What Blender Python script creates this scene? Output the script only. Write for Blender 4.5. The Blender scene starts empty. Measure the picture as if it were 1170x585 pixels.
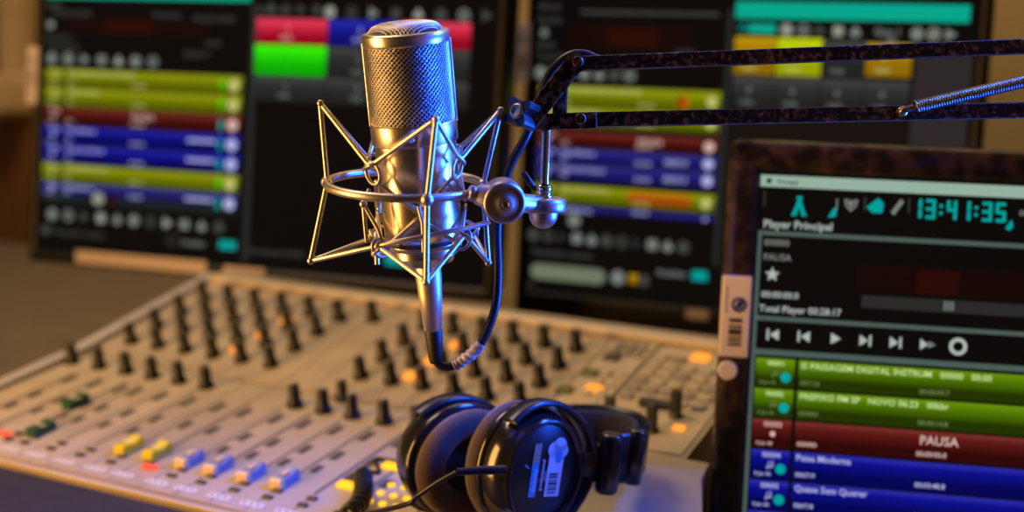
import bpy, bmesh, math, random
from math import sin, cos, tan, pi, radians, sqrt, atan2
from mathutils import Vector, Matrix

random.seed(7)
SC = bpy.context.scene
COL = SC.collection
V = Vector

# ------------------------------------------------------------------ camera
FPX, CX, CY = 1560.0, 585.0, 292.5
YAW, PITCH, ROLL = radians(28), radians(8.8), radians(1.7)
CAM = V((0, 0, 1.15))
_fw = V((-sin(YAW) * cos(PITCH), cos(YAW) * cos(PITCH), -sin(PITCH)))
_rt = V((cos(YAW), sin(YAW), 0))
_up = _rt.cross(_fw)
RT = cos(ROLL) * _rt + sin(ROLL) * _up
UP = -sin(ROLL) * _rt + cos(ROLL) * _up
FW = _fw
GR = V((cos(YAW), sin(YAW), 0))          # to the right of the camera, level
GF = V((-sin(YAW), cos(YAW), 0))         # ahead of the camera, level
Z = V((0, 0, 1))


def at(x, y, d):
    """the point of the room that lies d metres ahead along the direction of the photo pixel x, y"""
    return CAM + (FW + RT * ((x - CX) / FPX) - UP * ((y - CY) / FPX)) * d


# ------------------------------------------------------------------ materials
def lin(c):
    return tuple((v / 255 / 12.92) if v / 255 <= 0.04045 else ((v / 255 + 0.055) / 1.055) ** 2.4 for v in c[:3])


def mat(name, col, rough=0.5, metal=0.0, coat=0.0, spec=0.5, sheen=0.0, aniso=0.0):
    m = bpy.data.materials.new(name)
    m.use_nodes = True
    b = m.node_tree.nodes['Principled BSDF']
    b.inputs['Base Color'].default_value = (*col, 1)
    b.inputs['Roughness'].default_value = rough
    b.inputs['Metallic'].default_value = metal
    b.inputs['Coat Weight'].default_value = coat
    b.inputs['Specular IOR Level'].default_value = spec
    b.inputs['Sheen Weight'].default_value = sheen
    b.inputs['Anisotropic'].default_value = aniso
    return m


def mottle(m, c1, c2, scale, lo=0.4, hi=0.6, detail=6, bump=0.0, rough=None, stretch=(1, 1, 1), rotz=0):
    """two colours mixed by a noise in the object's own coordinates, with an optional bump"""
    nt = m.node_tree
    b = nt.nodes['Principled BSDF']
    tc = nt.nodes.new('ShaderNodeTexCoord')
    mp = nt.nodes.new('ShaderNodeMapping')
    mp.inputs['Scale'].default_value = stretch
    mp.inputs['Rotation'].default_value = (0, 0, rotz)
    nz = nt.nodes.new('ShaderNodeTexNoise')
    nz.inputs['Scale'].default_value = scale
    nz.inputs['Detail'].default_value = detail
    cr = nt.nodes.new('ShaderNodeValToRGB')
    cr.color_ramp.elements[0].position = lo
    cr.color_ramp.elements[1].position = hi
    cr.color_ramp.elements[0].color = (*c1, 1)
    cr.color_ramp.elements[1].color = (*c2, 1)
    nt.links.new(tc.outputs['Object'], mp.inputs['Vector'])
    nt.links.new(mp.outputs['Vector'], nz.inputs['Vector'])
    nt.links.new(nz.outputs['Fac'], cr.inputs['Fac'])
    nt.links.new(cr.outputs['Color'], b.inputs['Base Color'])
    if bump:
        bp = nt.nodes.new('ShaderNodeBump')
        bp.inputs['Strength'].default_value = bump
        bp.inputs['Distance'].default_value = 0.001
        nt.links.new(nz.outputs['Fac'], bp.inputs['Height'])
        nt.links.new(bp.outputs['Normal'], b.inputs['Normal'])
    if rough:
        mr = nt.nodes.new('ShaderNodeMapRange')
        mr.inputs['To Min'].default_value, mr.inputs['To Max'].default_value = rough
        nt.links.new(nz.outputs['Fac'], mr.inputs['Value'])
        nt.links.new(mr.outputs['Result'], b.inputs['Roughness'])
    return m


def emis(name, rgb, k=1.0):
    """a lit pixel colour of a screen or a lamp lens"""
    m = bpy.data.materials.new(name)
    m.use_nodes = True
    b = m.node_tree.nodes['Principled BSDF']
    c = lin(rgb)
    b.inputs['Base Color'].default_value = (0.002, 0.002, 0.002, 1)
    b.inputs['Roughness'].default_value = 0.3
    b.inputs['Specular IOR Level'].default_value = 0.0
    b.inputs['Emission Color'].default_value = (*c, 1)
    b.inputs['Emission Strength'].default_value = k
    return m


def grad(name, top, mid, bot):
    """a list row of the screen picture: its own colours run from top to bottom edge"""
    m = emis(name, top)
    nt = m.node_tree
    b = nt.nodes['Principled BSDF']
    uv = nt.nodes.new('ShaderNodeUVMap')
    sp = nt.nodes.new('ShaderNodeSeparateXYZ')
    cr = nt.nodes.new('ShaderNodeValToRGB')
    e = cr.color_ramp.elements
    e[0].position, e[0].color = 0.30, (*lin(bot), 1)
    e[1].position, e[1].color = 0.95, (*lin(top), 1)
    n = e.new(0.76)
    n.color = (*lin(mid), 1)
    nt.links.new(uv.outputs['UV'], sp.inputs[0])
    nt.links.new(sp.outputs['Y'], cr.inputs['Fac'])
    nt.links.new(cr.outputs['Color'], b.inputs['Emission Color'])
    return m


M = {}
M['champagne'] = mat('champagne metal', (.72, .63, .50), .27, 1)
M['shell'] = mat('satin connector metal', (.80, .70, .54), .42, 1)
M['rim_metal'] = mat('satin rim metal', (.78, .72, .62), .28, 1)
M['grille'] = mat('grille wire', (.55, .53, .53), .30, 1)
M['capsule'] = mat('dark foam', (.012, .011, .012), .8)
M['wire'] = mottle(mat('mount wire', (.5, .46, .4), .36, 1), (.47, .43, .37), (.56, .52, .46), 90, rough=(.32, .44))
M['cast'] = mottle(mat('cast alloy', (.55, .50, .43), .38, 1), (.50, .45, .38), (.60, .55, .48), 120, rough=(.32, .45))
M['chrome'] = mat('chrome', (.85, .84, .82), .12, 1)
M['rubber'] = mat('black rubber', (.012, .011, .012), .5)
M['cable'] = mat('cable jacket', (.010, .010, .014), .38)
M['tape'] = mottle(mat('clear wrap', (.5, .47, .45), .25, 0, coat=.6), (.2, .18, .18), (.78, .75, .72), 160, .35, .65, bump=.6)
M['rust'] = mottle(mat('worn dark bar', (.03, .02, .015), .45, .3), (.014, .010, .008), (.24, .14, .062), 300, .50, .70, detail=8, bump=.25, rough=(.3, .6))
M['rust2'] = mottle(mat('worn bracket', (.03, .02, .015), .42, .5), (.014, .010, .008), (.32, .18, .08), 220, .45, .62, detail=8, bump=.2, rough=(.3, .6))
M['knob_plastic'] = mat('dark plastic', (.02, .018, .018), .35)
M['spring'] = mat('dark spring steel', (.30, .29, .30), .3, 1)
M['brass'] = mat('brass', (.75, .5, .2), .3, 1)

M['panel'] = mottle(mat('beige panel', (.45, .38, .295), .42), (.43, .36, .28), (.49, .41, .32), 30, .35, .65, bump=.05)
M['panel2'] = mottle(mat('beige strip', (.51, .435, .34), .4), (.49, .415, .325), (.54, .46, .36), 30, .35, .65)
M['groove'] = mat('module gap', (.15, .125, .10), .6)
M['slot'] = mat('slot', (.075, .06, .05), .6)
M['cheek'] = mat('lilac grey cheek', (.50, .48, .52), .35)
M['armrest'] = mottle(mat('dark padded rest', (.022, .018, .030), .55), (.018, .015, .026), (.028, .023, .038), 180, bump=.2)
M['knob'] = mat('black knob', (.008, .008, .009), .4)
M['print'] = mat('printed mark', (.82, .80, .78), .5)
M['keycap'] = mat('pale key', (.46, .42, .37), .4)
M['keygrey'] = mat('grey key', (.27, .25, .25), .4)
M['keydark'] = mat('dark key', (.05, .045, .04), .4)
M['keygreen'] = mat('olive key', (.10, .13, .02), .4)
M['cap_green'] = mat('green cap', (.008, .085, .025), .38)
M['cap_yellow'] = mat('yellow cap', (.72, .62, .02), .38)
M['cap_blue'] = mat('slate blue cap', (.22, .27, .50), .4)
M['cap_cream'] = mat('cream cap face', (.80, .62, .36), .4)
M['lit_orange'] = emis('lit amber lens', (255, 150, 50), 1.5)
M['lit_amber'] = emis('lit yellow lens', (255, 185, 40), 1.7)
M['lit_red'] = emis('lit red lens', (255, 95, 65), 1.25)

M['bezel'] = mat('black bezel', (.005, .0045, .005), .4, spec=.2)
M['bezel_brown'] = mottle(mat('glossy dark bezel', (.016, .010, .009), .3, coat=.3), (.014, .009, .008), (.085, .042, .030), 90, .45, .75, bump=.12, rough=(.2, .42))
M['display'] = emis('dark display', (13, 10, 9), 1.0)
M['tag'] = mat('asset tag', (.84, .74, .60), .4)
M['tag_pink'] = mat('pale asset tag', (.56, .50, .54), .45)
M['tag_ink'] = mat('dark ink', (.05, .04, .05), .5)
M['tag_blue'] = mat('blue ink', (.02, .04, .22), .5)
M['labelstrip'] = mat('label strip', (.40, .33, .33), .45)

M['gloss_black'] = mat('gloss black shell', (.010, .010, .013), .17, coat=.5)
M['satin_black'] = mat('satin black', (.013, .012, .015), .3)
M['matte_black'] = mat('matte black disc', (.006, .006, .008), .32)
M['pad'] = mottle(mat('velour pad', (.055, .030, .022), .85, sheen=.35), (.040, .022, .017), (.085, .045, .032), 900, .35, .65, bump=.5)
M['pad_in'] = mottle(mat('ear cloth', (.02, .02, .03), .9), (.015, .015, .02), (.03, .03, .045), 500, bump=.3)
M['stick_white'] = mat('white sticker', (.62, .64, .74), .4)
M['stick_blue'] = mat('blue sticker', (.05, .30, .50), .4)
M['stick_tan'] = mat('tan sticker', (.35, .27, .2), .4)

M['desk'] = mottle(mat('desk laminate', (.28, .215, .15), .4), (.155, .125, .090), (.195, .155, .112), 8, stretch=(1, 6, 1))
M['desk_side'] = mat('desk frame', (.05, .04, .035), .5)
M['wall'] = mottle(mat('ochre wall', (.50, .37, .17), .8), (.47, .345, .155), (.53, .395, .185), 6, bump=.1)
M['wood'] = mottle(mat('brown wood panel', (.19, .075, .020), .45), (.20, .085, .026), (.31, .135, .042), 5, stretch=(8, 8, .6), bump=.1)
M['oak'] = mottle(mat('light wood', (.70, .52, .28), .45), (.64, .47, .25), (.76, .58, .33), 6, stretch=(1, 1, 8))
M['pane'] = mat('dark pane', (.03, .022, .012), .1)
M['carpet'] = mottle(mat('carpet', (.05, .045, .045), .95), (.04, .036, .036), (.07, .06, .06), 200, bump=.5)
M['ceiling'] = mat('ceiling tile', (.45, .40, .35), .9)

# screen colours
M['teal'] = emis('screen teal', (0, 158, 152))
M['teal_bar'] = emis('screen teal bar', (5, 165, 138))
M['white'] = emis('screen white', (172, 182, 174))
M['soft'] = emis('screen soft white', (146, 148, 136))
M['grey'] = emis('screen grey', (118, 124, 118))
M['greyd'] = emis('screen dim grey', (64, 66, 62))
M['line'] = emis('screen line', (76, 92, 86))
M['titlebar'] = emis('screen title bar', (150, 176, 160))
M['btn'] = emis('screen dark button', (42, 42, 41))
M['redglow'] = emis('screen dark red', (42, 10, 6))
M['redglow2'] = emis('screen darker red', (24, 9, 7))
M['ink'] = emis('screen dark ink', (25, 32, 30))
M['row_green'] = grad('row green', (104, 142, 14), (84, 122, 4), (34, 52, 2))
M['row_yellow'] = grad('row yellow green', (142, 148, 24), (132, 140, 4), (84, 92, 2))
M['row_red'] = grad('row red', (118, 46, 40), (92, 24, 20), (48, 8, 8))
M['row_blue'] = grad('row blue', (42, 42, 165), (14, 16, 140), (6, 6, 84))
M['row_blue2'] = grad('row blue violet', (58, 56, 140), (30, 26, 116), (24, 20, 90))
M['row_orange'] = grad('row orange', (190, 120, 10), (180, 92, 10), (140, 60, 8))
M['t_green'] = emis('row text', (196, 222, 142))
M['t_greend'] = emis('row text dim', (108, 124, 72))
M['t_red'] = emis('row text on red', (214, 176, 168))
M['t_blue'] = emis('row text on blue', (176, 178, 226))
M['t_yel'] = emis('row text on yellow', (190, 190, 110))
M['cart_red'] = grad('cart red', (222, 66, 92), (214, 44, 72), (150, 4, 34))
M['cart_blue'] = grad('cart blue', (40, 44, 170), (26, 28, 150), (12, 12, 110))
M['cart_green'] = grad('cart green', (70, 240, 10), (40, 225, 8), (10, 170, 6))
M['cart_yel'] = grad('cart yellow green', (190, 205, 10), (178, 196, 4), (150, 160, 4))
M['cart_och'] = grad('cart ochre', (190, 150, 20), (168, 126, 6), (140, 104, 4))
M['cart_gry'] = grad('cart grey', (66, 67, 66), (50, 50, 49), (34, 34, 33))


# ------------------------------------------------------------------ mesh builder
class MB:
    """collects shapes and links them as one mesh object"""

    def __init__(self, T=None):
        self.v, self.f, self.mi, self.sm, self.uv = [], [], [], [], {}
        self.mats, self.T = [], T

    def _m(self, m):
        if m not in self.mats:
            self.mats.append(m)
        return self.mats.index(m)

    def add(self, vs, fs, m, smooth=False, uvs=None):
        o = len(self.v)
        T = self.T
        self.v += [(T @ V(p)) if T else V(p) for p in vs]
        k = self._m(m)
        for n, f in enumerate(fs):
            if uvs:
                self.uv[len(self.f)] = uvs[n]
            self.f.append([i + o for i in f])
            self.mi.append(k)
            self.sm.append(smooth)
        return self

    def bm(self, bm, m, smooth=False):
        bm.verts.index_update()
        self.add([v.co.copy() for v in bm.verts], [[v.index for v in f.verts] for f in bm.faces], m, smooth)
        bm.free()
        return self

    def box(self, c, s, m, R=None, bev=0.0, seg=2):
        """centre c, full sizes s, rotation R, rounded edges bev"""
        bm = bmesh.new()
        bmesh.ops.create_cube(bm, size=1)
        for v in bm.verts:
            v.co = V((v.co.x * s[0], v.co.y * s[1], v.co.z * s[2]))
        if bev:
            bmesh.ops.bevel(bm, geom=bm.edges[:], offset=bev, segments=seg, profile=.5, affect='EDGES')
        for v in bm.verts:
            v.co = (R @ v.co if R else v.co) + V(c)
        return self.bm(bm, m, False)

    def tube(self, pts, r, m, n=10, closed=False, caps=True):
        pts = [V(p) for p in pts]
        N = len(pts)
        rs = r if isinstance(r, (list, tuple)) else [r] * N
        tans = []
        for i in range(N):
            a = pts[(i - 1) % N] if (closed or i > 0) else pts[i]
            b = pts[(i + 1) % N] if (closed or i < N - 1) else pts[i]
            t = b - a
            tans.append(t.normalized() if t.length > 1e-9 else V((0, 0, 1)))
        u = tans[0].orthogonal().normalized()
        vs = []
        for i in range(N):
            u = (u - tans[i] * u.dot(tans[i]))
            u = u.normalized() if u.length > 1e-9 else tans[i].orthogonal().normalized()
            w = tans[i].cross(u)
            vs += [pts[i] + (u * cos(2 * pi * k / n) + w * sin(2 * pi * k / n)) * rs[i] for k in range(n)]
        fs = []
        for i in range(N if closed else N - 1):
            j = (i + 1) % N
            fs += [[i * n + k, i * n + (k + 1) % n, j * n + (k + 1) % n, j * n + k] for k in range(n)]
        self.add(vs, fs, m, True)
        if caps and not closed:
            o = [list(range(n))[::-1], [(N - 1) * n + k for k in range(n)]]
            self.add(vs, o, m, False)
        return self

    def lathe(self, p, ax, prof, m, n=32, smooth=True, e1=None, sq=(1, 1)):
        """prof = [(along axis, radius)...]; sq stretches the section along e1, e2"""
        ax = V(ax).normalized()
        e1 = (V(e1) - ax * V(e1).dot(ax)).normalized() if e1 else ax.orthogonal().normalized()
        e2 = ax.cross(e1)
        p = V(p)
        N = len(prof)
        vs = []
        for (h, r) in prof:
            vs += [p + ax * h + (e1 * cos(2 * pi * k / n) * sq[0] + e2 * sin(2 * pi * k / n) * sq[1]) * r for k in range(n)]
        fs = [[i * n + k, i * n + (k + 1) % n, (i + 1) * n + (k + 1) % n, (i + 1) * n + k] for i in range(N - 1) for k in range(n)]
        self.add(vs, fs, m, smooth)
        caps = []
        if prof[0][1] > 1e-6:
            caps.append(list(range(n))[::-1])
        if prof[-1][1] > 1e-6:
            caps.append([(N - 1) * n + k for k in range(n)])
        if caps:
            self.add(vs, caps, m, False)
        return self

    def ball(self, p, r, m, n=14):
        return self.lathe(p, Z, [(-r * cos(pi * i / n), max(r * sin(pi * i / n), 1e-7)) for i in range(n + 1)], m, 2 * n)

    def prism(self, poly, d, m):
        """poly = list of points in space (planar), pushed along d"""
        n = len(poly)
        vs = [V(p) for p in poly] + [V(p) + V(d) for p in poly]
        fs = [list(range(n))[::-1], list(range(n, 2 * n))] + [[i, (i + 1) % n, n + (i + 1) % n, n + i] for i in range(n)]
        return self.add(vs, fs, m)

    # flat marks on a plane: u to the right, v up, w out of the plane
    def quad(self, u0, v0, u1, v1, m, w=.0):
        return self.add([(u0, w, v0), (u1, w, v0), (u1, w, v1), (u0, w, v1)], [[0, 1, 2, 3]], m, False, [[(0, 0), (1, 0), (1, 1), (0, 1)]])

    def poly(self, pts, m, w=.0):
        return self.add([(a, w, b) for a, b in pts], [list(range(len(pts)))], m)

    def disc(self, u, v, r, m, w=.0, n=20, r2=None):
        return self.poly([(u + r * cos(2 * pi * k / n), v + (r2 or r) * sin(2 * pi * k / n)) for k in range(n)], m, w)

    def ring(self, u, v, r, t, m, w=.0, n=24):
        vs = []
        for k in range(n):
            a = 2 * pi * k / n
            vs += [(u + r * cos(a), w, v + r * sin(a)), (u + (r - t) * cos(a), w, v + (r - t) * sin(a))]
        return self.add(vs, [[2 * k, 2 * ((k + 1) % n), 2 * ((k + 1) % n) + 1, 2 * k + 1] for k in range(n)], m)

    def text(self, s, u, v, size, m, w=.0, sx=1.0, rot=0.0):
        vs, fs = glyphs(s)
        c, sn = cos(rot), sin(rot)
        P = []
        for x, y in vs:
            x, y = x * size * sx, y * size
            P.append((u + x * c - y * sn, w, v + x * sn + y * c))
        return self.add(P, fs, m)

    def build(self, name, parent=None):
        me = bpy.data.meshes.new(name)
        inv = parent_matrix(parent).inverted() if parent else Matrix()
        me.from_pydata([inv @ p for p in self.v], [], self.f)
        for m in self.mats:
            me.materials.append(m)
        me.polygons.foreach_set('material_index', self.mi)
        me.polygons.foreach_set('use_smooth', self.sm)
        if self.uv:
            l = me.uv_layers.new(name='UVMap')
            for fi, uvs in self.uv.items():
                for li, q in zip(me.polygons[fi].loop_indices, uvs):
                    l.data[li].uv = q
        me.validate()
        me.update()
        o = bpy.data.objects.new(name, me)
        COL.objects.link(o)
        if parent:
            o.parent = parent
        return o


_G = {}


def glyphs(s):
    if s not in _G:
        c = bpy.data.curves.new('glyph', 'FONT')
        c.body = s
        c.size = 1.0
        c.resolution_u = 2
        c.offset = .016
        o = bpy.data.objects.new('glyph', c)
        me = bpy.data.meshes.new_from_object(o)
        _G[s] = ([(v.co.x, v.co.y) for v in me.vertices], [list(p.vertices) for p in me.polygons])
        bpy.data.objects.remove(o)
        bpy.data.curves.remove(c)
        bpy.data.meshes.remove(me)
    return _G[s]


def parent_matrix(o):
    Mx = Matrix()
    while o:
        Mx = o.matrix_basis @ Mx
        o = o.parent
    return Mx


def tag(o, label, cat=None, group=None, kind=None):
    o['label'] = label
    if cat:
        o['category'] = cat
    if group:
        o['group'] = group
    if kind:
        o['kind'] = kind
    return o


def thing(name, label, cat, loc, rotz=0, group=None):
    o = bpy.data.objects.new(name, None)
    o.empty_display_size = .05
    COL.objects.link(o)
    o.location = loc
    o.rotation_euler = (0, 0, rotz)
    return tag(o, label, cat, group)


def struct(o, label=None):
    o['kind'] = 'structure'
    if label:
        o['label'] = label
    return o


def bez(pts, n=10, closed=False):
    """smooth curve through the points (Catmull-Rom)"""
    P = [V(p) for p in pts]
    out = []
    N = len(P)
    for i in range(N if closed else N - 1):
        g = lambda k: P[k % N] if closed else P[max(0, min(N - 1, k))]
        p0, p1, p2, p3 = g(i - 1), g(i), g(i + 1), g(i + 2)
        for s in range(n):
            t = s / n
            out.append(.5 * ((2 * p1) + (p2 - p0) * t + (2 * p0 - 5 * p1 + 4 * p2 - p3) * t * t + (3 * p1 - p0 - 3 * p2 + p3) * t ** 3))
    if not closed:
        out.append(P[-1])
    return out


# ------------------------------------------------------------------ the room
YB = 2.15                                           # back wall
struct(MB().box((-.6, .6, -.05), (5.4, 4.4, .1), M['carpet']).build('floor'))
struct(MB().box((-.6, .6, 2.75), (5.4, 4.4, .1), M['ceiling']).build('ceiling'))
struct(MB().box((-.6, YB + .05, 1.35), (5.4, .1, 2.7), M['wall']).build('wall_back'))
struct(MB().box((-3.35, .6, 1.35), (.1, 4.4, 2.7), M['wall']).build('wall_left'))
struct(MB().box((2.15, .6, 1.35), (.1, 4.4, 2.7), M['wall']).build('wall_right'))
# wooden wainscot on the left half of the back wall
b = MB()
for i in range(12):
    b.box((-3.22 + i * .13, YB - .011, .48), (.127, .022, .96), M['wood'], bev=.003)
struct(b.build('trim_1'))
# window with a light wooden frame and sill over the wainscot
wx0, wx1, wz0 = -3.15, -2.368, 1.07
win = struct(MB().box(((wx0 + wx1) / 2, YB - .006, 1.51), (wx1 - wx0, .012, .90), M['pane']).build('window_1'))
b = MB()
for cx in (wx0, wx1, -2.76):
    b.box((cx, YB - .03, 1.51), (.026, .06, .92), M['oak'], bev=.005)
b.box(((wx0 + wx1) / 2, YB - .03, 1.97), (wx1 - wx0 + .05, .06, .05), M['oak'], bev=.006)
b.box(((wx0 + wx1) / 2, YB - .03, 1.205), (wx1 - wx0, .05, .022), M['oak'], bev=.005)
b.build('window_frame', win)
MB().box(((wx0 + wx1) / 2 + .01, YB - .07, 1.013), (wx1 - wx0 + .10, .14, .095), M['oak'], bev=.025, seg=4).build('window_sill', win)

# ------------------------------------------------------------------ desk
desk = thing('studio_desk', 'wide brown studio desk carrying the mixing console and the three monitors', 'desk', (-.6, 1.1, 0))
MB().box((-.6, 1.14, .73), (3.3, 1.36, .04), M['desk'], bev=.006).build('desktop', desk)
for sx in (-2.15, -.62, .95):
    MB().box((sx, 1.14, .355), (.04, 1.2, .71), M['desk_side'], bev=.004).build('leg', desk)
MB().box((-.6, 1.70, .50), (3.1, .02, .36), M['desk_side']).build('modesty_panel', desk)

# ------------------------------------------------------------------ mixing console
X0, X1 = -.945, -.342
YF, YC, YR = .715, .925, 1.106
ZF = .820
S1, S2 = tan(radians(8)), tan(radians(14))
ZC = ZF + (YC - YF) * S1


def zc(y):
    return ZF + (y - YF) * S1 if y < YC else ZC + (y - YC) * S2


def on(x, y, h=0.0):
    a = radians(8) if y < YC else radians(14)
    return V((x, y - sin(a) * h, zc(y) + cos(a) * h))


def Rc(y):
    return Matrix.Rotation(radians(8) if y < YC else radians(14), 3, 'X')


con = thing('mixing_console', 'beige broadcast mixing console with rows of black knobs and coloured fader caps', 'mixing console', (-.64, .90, .75))
prof = [(YF, .752), (YF, ZF - .004), (YF + .004, ZF), (YC, ZC), (YR - .006, zc(YR - .006)), (YR, zc(YR) - .004), (YR + .012, .86), (YR + .012, .752)]
b = MB()
b.prism([(X0, y, z) for y, z in prof], (X1 - X0, 0, 0), M['panel'])
b.build('console_body', con)
# side cheeks follow the profile a little proud of it
for xa, w in ((X0 - .014, .0135),):
    pr = [(YF - .004, .752), (YF - .004, ZF + .002), (YC, ZC + .006), (YR + .006, zc(YR) + .006), (YR + .016, .86), (YR + .016, .752)]
    o = MB().prism([(xa, y, z) for y, z in pr], (w, 0, 0), M['cheek']).build('end_cheek', con)
    o['label'] = 'lilac grey end cheek'
# plain deck carrying on to the right in front of the near monitor
plan = [(X1, YF), (-.246, YF), (-.3185, .897), (-.3225, YC - .001), (X1, YC - .001)]
b = MB()
n = len(plan)
dv = [(x, y, .752) for x, y in plan] + [(x, y, zc(y) + .0013) for x, y in plan]
b.add(dv, [list(range(n))[::-1], list(range(n, 2 * n))] + [[k, (k + 1) % n, n + (k + 1) % n, n + k] for k in range(n)], M['panel'])
b.build('side_deck', con)
# raised lip along the rear edge
MB().box((( X0 + X1) / 2, YR + .004, zc(YR) + .002), (X1 - X0, .026, .012), M['panel2'], bev=.005, seg=3).build('rear_lip', con)
# front rest, dark padded
b = MB().box((-.655, .6305, .7895), (.70, .158, .060), M['armrest'], bev=.005, seg=4)
o = b.build('front_rest', con)
o['label'] = 'dark padded front rest'
MB().box((-.655, .633, .7555), (.66, .12, .010), M['armrest']).build('rest_foot', con)
# thin bright front edge strip
MB().box(((X0 + X1) / 2, YF + .003, ZF - .001), (X1 - X0, .006, .004), M['panel2'], bev=.001).build('front_edge', con)


def surf_quad(b, x0, y0, x1, y1, m, h=.0004):
    b.add([on(x0, y0, h), on(x1, y0, h), on(x1, y1, h), on(x0, y1, h)], [[0, 1, 2, 3]], m)


# module strips: each a thin plate on the body, grooves show between them
PIT = .0318
modules = []
x = X0 + .004
edges = []
while x < -.49:
    edges.append((x, min(x + PIT, -.478)))
    x += PIT
for (a, c) in edges:
    for (ya, yb, m) in ((YF + .008, YC - .004, M['panel2'] if (a < -.79 or -.69 < a) else M['panel']), (YC + .004, YR - .012, M['panel'])):
        b = MB()
        p = [on(a + .0006, ya), on(c - .0006, ya), on(c - .0006, yb), on(a + .0006, yb)]
        nrm = Rc((ya + yb) / 2) @ Z
        b.prism(p, nrm * .0012, m)
        b.build('module_strip', con)
for (a, c, ya, yb) in ((-.476, -.437, YC + .004, YR - .012), (-.433, -.346, YC + .004, YR - .012), (-.476, X1, YF + .001, YC - .002)):
    b = MB()
    b.prism([on(a, ya), on(c, ya), on(c, yb), on(a, yb)], (Rc((ya + yb) / 2) @ Z) * .0014, M['panel2'] if yb > YC else M['panel'])
    b.build('module_strip', con)
b = MB()
b.prism([on(-.437, YC + .004), on(-.433, YC + .004), on(-.433, YR - .012), on(-.437, YR - .012)], (Rc(1.0) @ Z) * .004, M['panel2'])
b.build('divider_rail', con)
b = MB()
surf_quad(b, X0, YC - .004, X1, YC, M['groove'])
b.build('crease_gap', con)

LIFT = .0013
# knobs: tall black pots with a skirt and a white pointer line
kb = MB()
kb.lathe((0, 0, 0), Z, [(0, .0072), (.002, .0074), (.0038, .0068), (.0046, .0054), (.0178, .0047), (.0194, .0042), (.0200, .0024)], M['knob'], 20)
kproto = kb.build('rotary_knob', con)
ptr = MB()
ptr.box((0, -.0016, .02002), (.0009, .0030, .0005), M['print'])
pproto = ptr.build('pointer', con)
pproto.parent = kproto
kproto_inv = parent_matrix(con).inverted()
kproto.data.transform(parent_matrix(con))            # back to the knob's own origin
pproto.data.transform(parent_matrix(con))
_first = [True]


def put(proto, kids, pos, R, first):
    """the prototype itself the first time, then copies of it and of its sub-parts"""
    if first[0]:
        o, first[0] = proto, False
    else:
        o = proto.copy()
        COL.objects.link(o)
        for k in kids:
            c = k.copy()
            COL.objects.link(c)
            c.parent = o
    o.parent = con
    o.matrix_basis = Matrix.Translation(kproto_inv @ pos) @ R.to_4x4()
    return o


def knob(x, y, a=0, s=1.0):
    put(kproto, [pproto], on(x, y, LIFT), Rc(y) @ Matrix.Rotation(a, 3, 'Z') @ Matrix.Diagonal((s, s, s)), _first)


for i in range(6):
    for j in range(4):
        knob(-.9175 + .0334 * i, .957 + .0345 * j, random.uniform(-1.5, 1.5))
for i in range(6):
    for j in range(4):
        knob(-.657 + .0314 * i, .963 + .0345 * j, random.uniform(-1.5, 1.5))
for j in (0, 1):
    knob(-.749 + .033 * j + .0, 1.06 if j == 0 else 1.068, .3)
for xx in (-.940, -.906, -.873, -.842, -.811, -.780):
    knob(xx + .004, .899, random.uniform(-1, 1))
for xx in (-.676, -.647, -.618, -.587, -.556, -.525):
    knob(xx, .894, random.uniform(-1, 1))
knob(-.647, .921, .2, .9)

# fader slots with dashes, fader caps
chan = [(-.905, None), (-.872, ('cap_green', .778)), (-.842, ('cap_green', .833)), (-.811, None), (-.742, ('cap_yellow', .780)), (-.714, ('cap_yellow', .781)),
        (-.681, ('cap_blue', .780)), (-.653, ('cap_blue', .780)), (-.622, ('cap_blue', .780)), (-.592, ('cap_blue', .781))]
chan[1] = (-.838, ('cap_green', .777))
chan[2] = (-.852, ('cap_green', .832))
chan = [(-.912, None), (-.882, None), (-.852, ('cap_green', .832)), (-.834, ('cap_green', .777)), (-.805, None), (-.774, None)] + chan[4:] + [(-.561, None), (-.530, None)]
for k, (cx, cap) in enumerate(chan):
    b = MB()
    surf_quad(b, cx - .0012, .765, cx + .0012, .882, M['groove'], LIFT + .0002)
    for (ya, yb) in ((.793, .806), (.818, .833), (.856, .874)):
        if cx == -.742 or cx == -.714:
            if ya < .8:
                continue
        surf_quad(b, cx + .004, ya, cx + .011, yb, M['slot'], LIFT + .0003)
    b.build('fader_slot', con)
    if cap:
        cm, cy = cap
        cy -= .010
        R = Rc(cy)
        c = MB(Matrix.Translation(on(cx, cy, LIFT)) @ R.to_4x4())
        L, w = .0115, .0050
        # waisted fader cap: high at both ends, dipped in the middle
        sec = [(-L, 0), (-L, .0062), (-L * .8, .0076), (-L * .25, .0064), (0, .0056), (L * .25, .0064), (L * .8, .0084), (L, .0074), (L, 0)]
        if cm == 'cap_blue':
            c.prism([(-w, y, z) for y, z in [(-L * .5, 0), (-L * .5, .0066)] + [q for q in sec if q[0] > -L * .3]], (2 * w, 0, 0), M[cm])
            c.prism([(-w, y, z) for y, z in ((-L, 0), (-L, .0062), (-L * .8, .0074), (-L * .52, .0066), (-L * .52, 0))], (2 * w, 0, 0), M['cap_cream'])
            c.box((0, L * .3, .0076), (.004, .008, .0012), M['cap_cream'], bev=.0004)
        else:
            c.prism([(-w, y, z) for y, z in sec], (2 * w, 0, 0), M[cm])
            c.box((0, 0, .0070), (2 * w, .0008, .0006), M['print'])
        o = c.build('fader_cap', con)
        o['label'] = {'cap_green': 'dark green fader cap', 'cap_yellow': 'yellow fader cap', 'cap_blue': 'slate blue fader cap with a cream front'}[cm]

# push buttons
bproto = {}


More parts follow.
